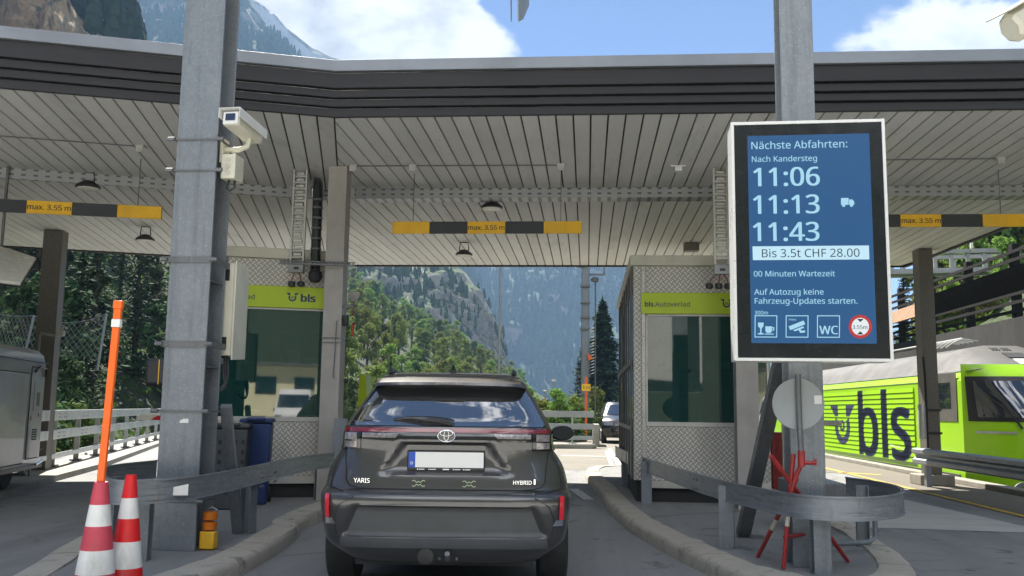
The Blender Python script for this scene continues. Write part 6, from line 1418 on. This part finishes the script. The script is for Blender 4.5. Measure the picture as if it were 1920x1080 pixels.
mb = MB(); mb.tube([((a.x + b.x) / 2, 40.02, 0), ((a.x + b.x) / 2, 40.02, a.z + .3)], .05, 8); mb.build('pole', M['orange'], ms)
lp_ = thing('light_pole', 'thin grey pole rising from the green trees in front of the hazy cliff', 'pole', (-5.6, 60, 0))
mb = MB(); mb.tube([(-5.65, 60, -1), (-5.62, 60, 11.4)], [.11, .07], 10); mb.build('pole', M['bridge'], lp_)
for k, (px, h) in enumerate(((1038, 2.6), (1046, 2.0), (1022, 2.2), (1058, 1.9))):
    q = at(px, 770, y=44 + k * 2); t = thing('lamp_post', 'thin grey post among the bushes behind the exit railing', 'post', (q.x, q.y, 0), 0, 'thin posts behind the exit railing')
    mb = MB(); mb.tube([(q.x, q.y, -.3), (q.x, q.y, h)], .035, 6); mb.build('pole', M['bridge'], t); mb = MB(); mb.box((q.x, q.y, h + .06), (.2, .12, .1)); mb.build('head', M['alu'], t, bev=.02)

# ------------------------------------------------------------------ what the booth windows mirror from behind the viewer
hb_ = thing('station_building', 'long pale yellow building behind the queue, mirrored in the left booth window', 'building', (30, -44, 0))
mb = MB(); mb.span((13, -50, -.3), (60, -44, 4.3)); mb.build('wall', plain('pale_yellow_plaster', (.62, .58, .38), .8, 0, .08, .6), hb_)
mb = MB(); mb.span((12.5, -51, 4.31), (61, -43, 4.55)); mb.build('roof', M['train_grey'], hb_)
for k in range(15): mb = MB(); x = 14 + k * 3; mb.span((x, -43.995, 2.2), (x + 1.6, -43.95, 3.5)); mb.build('window', M['train_glass'], hb_)
far_car('white delivery van mirrored in the left booth window', (9.5, -24, 0), R_(205), 'white_paint', 'cars waiting behind the viewer', True)
far_car('white car mirrored in the left booth window', (16, -22, 0), R_(165), 'white_paint', 'cars waiting behind the viewer')

# ------------------------------------------------------------------ trees
def quad_leaf(mb, c, s, n, rnd, asp=.55):
    n = n.normalized(); a = n.cross(Vector((rnd.uniform(-1, 1), rnd.uniform(-1, 1), rnd.uniform(-1, 1))))
    if a.length < 1e-4: a = Vector((1, 0, 0))
    a.normalize(); b = n.cross(a) * asp
    mb.add([c - a * s, c + b * s * .8 - a * s * .1, c + a * s, c - b * s * .8 - a * s * .1], [(0, 1, 2, 3)])
def conifer(name, label, h, r, mat, seed, dens=1.0, group=None):
    rnd = random.Random(seed); t = thing(name, label, 'tree', (0, 0, -500), 0, group)
    mb = MB(); mb.tube([(0, 0, -.5), (0, 0, h * .5), (0, 0, h * .97)], [r * .085, r * .05, .02], 7); mb.build('trunk', M['trunk'], t, local=True)
    mb = MB(); z = h * .06
    while z < h * .985:
        f = 1 - z / h; L0 = r * (f ** .82) * (.9 + .1 * math.sin(z * 3)); nb = max(4, int((5 + 7 * f) * dens)); ph = rnd.uniform(0, 6.3)
        for k in range(nb):
            if rnd.random() < .07: continue
            a = ph + k * 2 * math.pi / nb + rnd.uniform(-.25, .25); L = L0 * rnd.uniform(.62, 1.12); dirv = Vector((math.cos(a), math.sin(a), 0)); droop = rnd.uniform(.18, .42) * (.4 + .8 * f); m = max(3, int((3 + 9 * L / r) * dens))
            for i in range(m):
                q = (i + rnd.uniform(.2, .9)) / m; p = Vector((0, 0, z)) + dirv * (L * q) + Vector((0, 0, -droop * L * q * q + .10 * L * max(0, q - .75) * 3))
                wd = L * .22 * (1 - q * .65); p += Vector((-dirv.y, dirv.x, 0)) * rnd.uniform(-wd, wd) + Vector((0, 0, rnd.uniform(-.06, .05) * r))
                quad_leaf(mb, p, rnd.uniform(.055, .105) * (r * .9 + .7), Vector((rnd.uniform(-.6, .6), rnd.uniform(-.6, .6), 1)) + dirv * .3, rnd, .5)
        z += h * .030 * (.65 + .6 * f) / max(.6, dens ** .5)
    for k in range(6): quad_leaf(mb, Vector((0, 0, h * (.95 + k * .012))), .03 * r + .05, Vector((rnd.uniform(-1, 1), rnd.uniform(-1, 1), .1)), rnd, .4)
    mb.build('crown', mat, t, flat=True, local=True); return t
def broadleaf(name, label, h, r, mat, seed, n=1500, ls=.2, group=None, low=.18):
    rnd = random.Random(seed); t = thing(name, label, 'tree' if 'tree' in name else 'bush', (0, 0, -500), 0, group)
    blobs = []; nb = rnd.randint(10, 15)
    for k in range(nb):
        f = (k + .5) / nb; zz = h * (low + (.92 - low) * f); rr = r * (1 - abs(f - .42) ** 1.5 * 1.35) * rnd.uniform(.35, .85); a = k * 2.4 + rnd.uniform(-.5, .5)
        blobs.append((Vector((rr * math.cos(a) * .8, rr * math.sin(a) * .8, zz)), r * rnd.uniform(.30, .50) * (1 - .35 * f)))
    blobs.append((Vector((rnd.uniform(-.1, .1) * r, 0, h * .86)), r * .34))
    mb = MB(); top = Vector((0, 0, h * .62)); mb.tube([(0, 0, -.6), (rnd.uniform(-.1, .1), rnd.uniform(-.1, .1), h * .3), top], [r * .09, r * .065, r * .02], 7)
    for c, br in blobs[::2]: mb.tube([Vector((0, 0, h * .28)).lerp(top, rnd.random() * .7), (c + Vector((0, 0, c.z))) / 2 if False else c.lerp(Vector((0, 0, c.z * .8)), .4), c], [r * .035, r * .02, r * .008], 5)
    mb.build('trunk', M['trunk'], t, local=True)
    mb = MB(); tot = sum(b[1] ** 2 for b in blobs)
    for c, br in blobs:
        for k in range(int(n * br * br / tot)):
            d = Vector((rnd.gauss(0, 1), rnd.gauss(0, 1), rnd.gauss(0, 1))).normalized(); rad = br * (rnd.random() ** .45) * rnd.uniform(.8, 1.18)
            quad_leaf(mb, c + Vector((d.x * rad, d.y * rad, d.z * rad * .85)), ls * rnd.uniform(.6, 1.3), d + Vector((rnd.uniform(-.8, .8), rnd.uniform(-.8, .8), rnd.uniform(-.2, 1.0))), rnd, .6)
    mb.build('crown', mat, t, flat=True, local=True); return t

rt = random.Random(5)
# the spruce beyond the exit
sp = conifer('spruce', 'tall dark spruce standing behind the railway mast', 10.6, 3.5, M['needle'], 3, 1.7); sp.location = (1.25, 75, -.3)
sp2 = conifer('spruce', 'smaller dark spruce whose left edge shows beside the mast', 7.6, 2.4, M['needle'], 8, 1.3); sp2.location = (-.2, 80, -.3)
BLT = 'broad leaved trees on the sunlit hillside'; CNT = 'conifers on the hillside'; DKT = 'trees on the dark wooded slope'
light = [broadleaf('broadleaf_tree', 'light green broad leaved tree on the sunlit hillside behind the dark grey car', h, r, M['leaf_light'], s, 1700, .24, BLT) for h, r, s in ((8.0, 2.7, 1), (7.0, 2.9, 2), (9.0, 2.6, 3))]
mid = [broadleaf('broadleaf_tree', 'fuller green broad leaved tree on the hillside behind the dark grey car', h, r, M['leaf_mid'], s, 1700, .24, BLT) for h, r, s in ((8.5, 2.8, 4), (7.0, 2.6, 5))]
con = [conifer('conifer', 'dark green conifer among the lighter hillside trees', h, r, M['needle'], s, .9, CNT) for h, r, s in ((11, 2.3, 6), (9, 1.9, 7))]
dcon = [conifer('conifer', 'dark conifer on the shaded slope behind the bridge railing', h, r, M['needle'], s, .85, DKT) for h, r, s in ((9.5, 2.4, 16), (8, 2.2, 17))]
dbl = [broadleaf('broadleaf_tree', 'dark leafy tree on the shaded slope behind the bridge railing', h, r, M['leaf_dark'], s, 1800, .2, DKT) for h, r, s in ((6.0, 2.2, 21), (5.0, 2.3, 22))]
bush = [broadleaf('bush', 'low leafy bush at the foot of the shaded slope behind the bridge railing', h, r, M[mt], s, 1300, .10, 'bushes behind the bridge railing', .05) for h, r, s, mt in ((1.7, 1.1, 31, 'leaf_mid'), (1.3, 1.1, 32, 'leaf_mid'), (2.2, 1.2, 33, 'leaf_dark'))]
used = set()
def plant(proto, x, y, z, sc=1.0, label=None, group=None):
    rz = rt.uniform(0, 6.28); s = (sc * rt.uniform(.9, 1.12),) * 2 + (sc * rt.uniform(.88, 1.15),)
    if proto.name not in used:
        used.add(proto.name); proto.location = (x, y, z); proto.rotation_euler = (0, 0, rz); proto.scale = s
        if label: proto['label'] = label
        if group: proto['group'] = group
        return proto
    return copy_tree(proto, (x, y, z), rz, s, label, group)
# sunlit hillside: where the sight line through a pixel meets the slope
n = 0
def on_left(px, y):
    d = ray(px, 700); x = d.x / d.y * y; return x, left_z(x, y)
for y, a, b, k, s0 in ((58, 626, 760, 4, .5), (68, 636, 900, 6, .5), (80, 640, 960, 8, .5), (95, 645, 985, 11, .55), (112, 645, 1000, 13, .58), (130, 645, 1005, 15, .6), (150, 645, 1005, 17, .62), (172, 645, 1005, 18, .65), (196, 645, 1000, 19, .68), (222, 645, 995, 20, .7), (250, 645, 990, 20, .75), (285, 650, 985, 18, .8)):
    for i in range(k):
        px = a + (b - a) * (i + rt.uniform(.05, .95)) / k; yy = y * rt.uniform(.95, 1.05); x, z = on_left(px, yy)
        if px < 780 and rt.random() < .14: p = rt.choice(con); sc = s0 * rt.uniform(.75, 1.05)
        else: p = rt.choice(light + light + mid); sc = s0 * rt.uniform(.75, 1.25)
        plant(p, x, yy, z - .3, sc * (1 if px < 900 else 1 - .3 * (px - 900) / 100))
# dark wooded slope on the left
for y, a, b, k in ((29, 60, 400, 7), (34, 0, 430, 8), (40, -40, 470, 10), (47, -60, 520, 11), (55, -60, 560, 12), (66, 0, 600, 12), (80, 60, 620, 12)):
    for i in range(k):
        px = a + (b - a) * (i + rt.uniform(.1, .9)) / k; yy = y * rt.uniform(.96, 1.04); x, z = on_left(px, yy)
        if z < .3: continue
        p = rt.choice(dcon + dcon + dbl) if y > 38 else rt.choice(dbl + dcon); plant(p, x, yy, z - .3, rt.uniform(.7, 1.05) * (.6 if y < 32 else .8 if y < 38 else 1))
for i in range(26):
    y = rt.uniform(17.5, 28); x = -10.4 - .33 * (y - 15) - rt.uniform(.6, 2.6); plant(rt.choice(bush), x, y, left_z(x, y) - .25, rt.uniform(.6, 1.0))
# bushes beyond the exit railing
for i in range(14):
    px = 985 + i * 11 + rt.uniform(-5, 5); y = rt.uniform(40, 58); d = ray(px, 740); plant(rt.choice(bush[:2]) if i % 3 else light[i % 2], d.x / d.y * y, y, -.4, rt.uniform(.9, 1.3) if i % 3 else .36, 'sunlit leafy bush beyond the exit railing', 'bushes beyond the exit railing')
# slope on the right behind the slat fence
rl_ = [conifer('conifer', 'green conifer on the bank above the slat fence', 8.5, 2.0, M['needle'], 41, 1.0, 'trees above the slat fence'), broadleaf('broadleaf_tree', 'bright green tree on the bank above the slat fence', 6, 2.0, M['leaf_light'], 42, 1500, .2, 'trees above the slat fence'), broadleaf('broadleaf_tree', 'mid green tree on the bank above the slat fence', 5, 2.0, M['leaf_mid'], 43, 1500, .2, 'trees above the slat fence')]
for y, a, b, k in ((37, 1780, 1960, 5), (44, 1745, 1960, 6), (52, 1735, 1960, 8), (60, 1735, 1960, 9), (70, 1735, 1960, 10), (84, 1735, 1960, 10), (100, 1740, 1950, 9)):
    for i in range(k):
        px = a + (b - a) * (i + rt.uniform(.1, .9)) / k; yy = y * rt.uniform(.96, 1.04); d = ray(px, 600); x = d.x / d.y * yy; z = right_z(x, yy)
        p = rt.choice(rl_ if y > 50 else rl_[1:]); plant(p, x, yy, z - .3, rt.uniform(.6, 1.05) * (.5 if y < 40 else 1 if y < 58 else 1.5))
px = 1695; d = ray(px, 560); s_ = conifer('spruce', 'slim dark spruce tip behind the slat fence, right of the departure display', 6.5, .9, M['needle'], 51, 1.0); s_.location = (d.x / d.y * 46, 46, 2.6)
# undergrowth on the near slope as one ground cover
mb = MB(); ru = random.Random(77)
for k in range(26000):
    y = 15 + 60 * ru.random() ** 1.6; x = -10.4 - .33 * (min(y, 42) - 15) - ru.random() * (10 + y * .4) + (max(0, y - 42) * .2); z = left_z(x, y)
    if z < -.3: continue
    quad_leaf(mb, Vector((x, y, z + ru.uniform(.0, .55))), ru.uniform(.06, .20) * (1 + y * .012), Vector((ru.uniform(-1, 1), ru.uniform(-1, 1), ru.uniform(.2, 1))), ru, .5)
for k in range(9000):
    x = ru.uniform(12.1, 40); y = ru.uniform(10, 70); z = right_z(x, y); quad_leaf(mb, Vector((x, y, z + ru.uniform(0, .5))), ru.uniform(.08, .22), Vector((ru.uniform(-1, 1), ru.uniform(-1, 1), ru.uniform(.2, 1))), ru, .5)
tag(mb.build('undergrowth', M['leaf_mid'], flat=True), 'leafy undergrowth covering the slopes', None, None, 'stuff')
# forests far off: one mass on each mountain
def forest(name, rows, count, h0, h1, mat, seed, test, sides=5, skip=0):
    rnd = random.Random(seed); mb = MB(); nr, nc = len(rows), len(rows[0]); made = 0; tries = 0
    while made < count and tries < count * 30:
        tries += 1
        j, i = rnd.uniform(skip, nr - 1.01), rnd.uniform(0, nc - 1.01); a, b = int(j), int(i)
        p = rows[a][b].lerp(rows[a][b + 1], i - b).lerp(rows[a + 1][b].lerp(rows[a + 1][b + 1], i - b), j - a)
        e1, e2 = rows[a][b + 1] - rows[a][b], rows[a + 1][b] - rows[a][b]; nn = e1.cross(e2).normalized(); nz = abs(nn.z)
        if not test(p, nz, rnd): continue
        made += 1; h = rnd.uniform(h0, h1); r = h * rnd.uniform(.16, .24); ph = rnd.random() * 6; c = []
        for (zz, rr) in ((-.15, .5), (.02, 1.0), (.36, .72), (.40, .86), (.68, .40), (.72, .5)):
            c.append([p + Vector((rr * r * math.cos(ph + k * 6.283 / sides) * (1 + .25 * math.sin(k * 2.3 + ph)), rr * r * math.sin(ph + k * 6.283 / sides), zz * h)) for k in range(sides)])
        o = len(mb.v); mb.v += [q for ring in c for q in ring] + [p + Vector((0, 0, h))]
        for k in range(len(c) - 1):
            for m_ in range(sides): mb.f.append([o + k * sides + m_, o + k * sides + (m_ + 1) % sides, o + (k + 1) * sides + (m_ + 1) % sides, o + (k + 1) * sides + m_]); mb.m.append(0)
        t_ = o + len(c) * sides
        for m_ in range(sides): mb.f.append([o + (len(c) - 1) * sides + m_, o + (len(c) - 1) * sides + (m_ + 1) % sides, t_]); mb.m.append(0)
    tag(mb.build(name, mat, flat=True), 'far forest covering the mountain', None, None, 'stuff')
clump = lambda p, s, th: fbm(p.x * s, p.y * s, p.z * s, 4) > th
forest('mountain_forest', right_rows, 11000, 9, 18, M['needle'], 1, lambda p, nz, r: nz > .30 and clump(p, .006, -.25))
forest('ridge_forest', leftm_rows, 4500, 9, 17, M['needle'], 2, lambda p, nz, r: nz > .25 and p.x > -540 and clump(p, .01, -.35))
forest('cliff_forest', cliff_rows, 1300, 5, 11, M['needle'], 3, lambda p, nz, r: p.z > 30 and (nz > .27) and clump(p, .045, -.02), 6)
forest('rock_face_shrubs', mid_rows, 1100, 2.0, 5.5, M['leaf_dark'], 4, lambda p, nz, r: nz > .32 and clump(p, .03, -.05), 5)
# ------------------------------------------------------------------ mountain air
hz = MB(); hz.span((-2600, -400, -1.4), (2600, 3200, 585)); hz = hz.build('haze', (lambda t: t.mat)(NT('haze_air')), flat=True)
hm = hz.data.materials[0]; nt = hm.node_tree; nt.nodes.remove(nt.nodes['Principled BSDF']); vol = nt.nodes.new('ShaderNodeVolumePrincipled')
vol.inputs['Color'].default_value = (.42, .66, 1.0, 1); vol.inputs['Density'].default_value = .00034; vol.inputs['Anisotropy'].default_value = -.1
nt.links.new(vol.outputs[0], nt.nodes['Material Output'].inputs['Volume']); tag(hz, 'pale blue mountain haze', None, None, 'stuff')
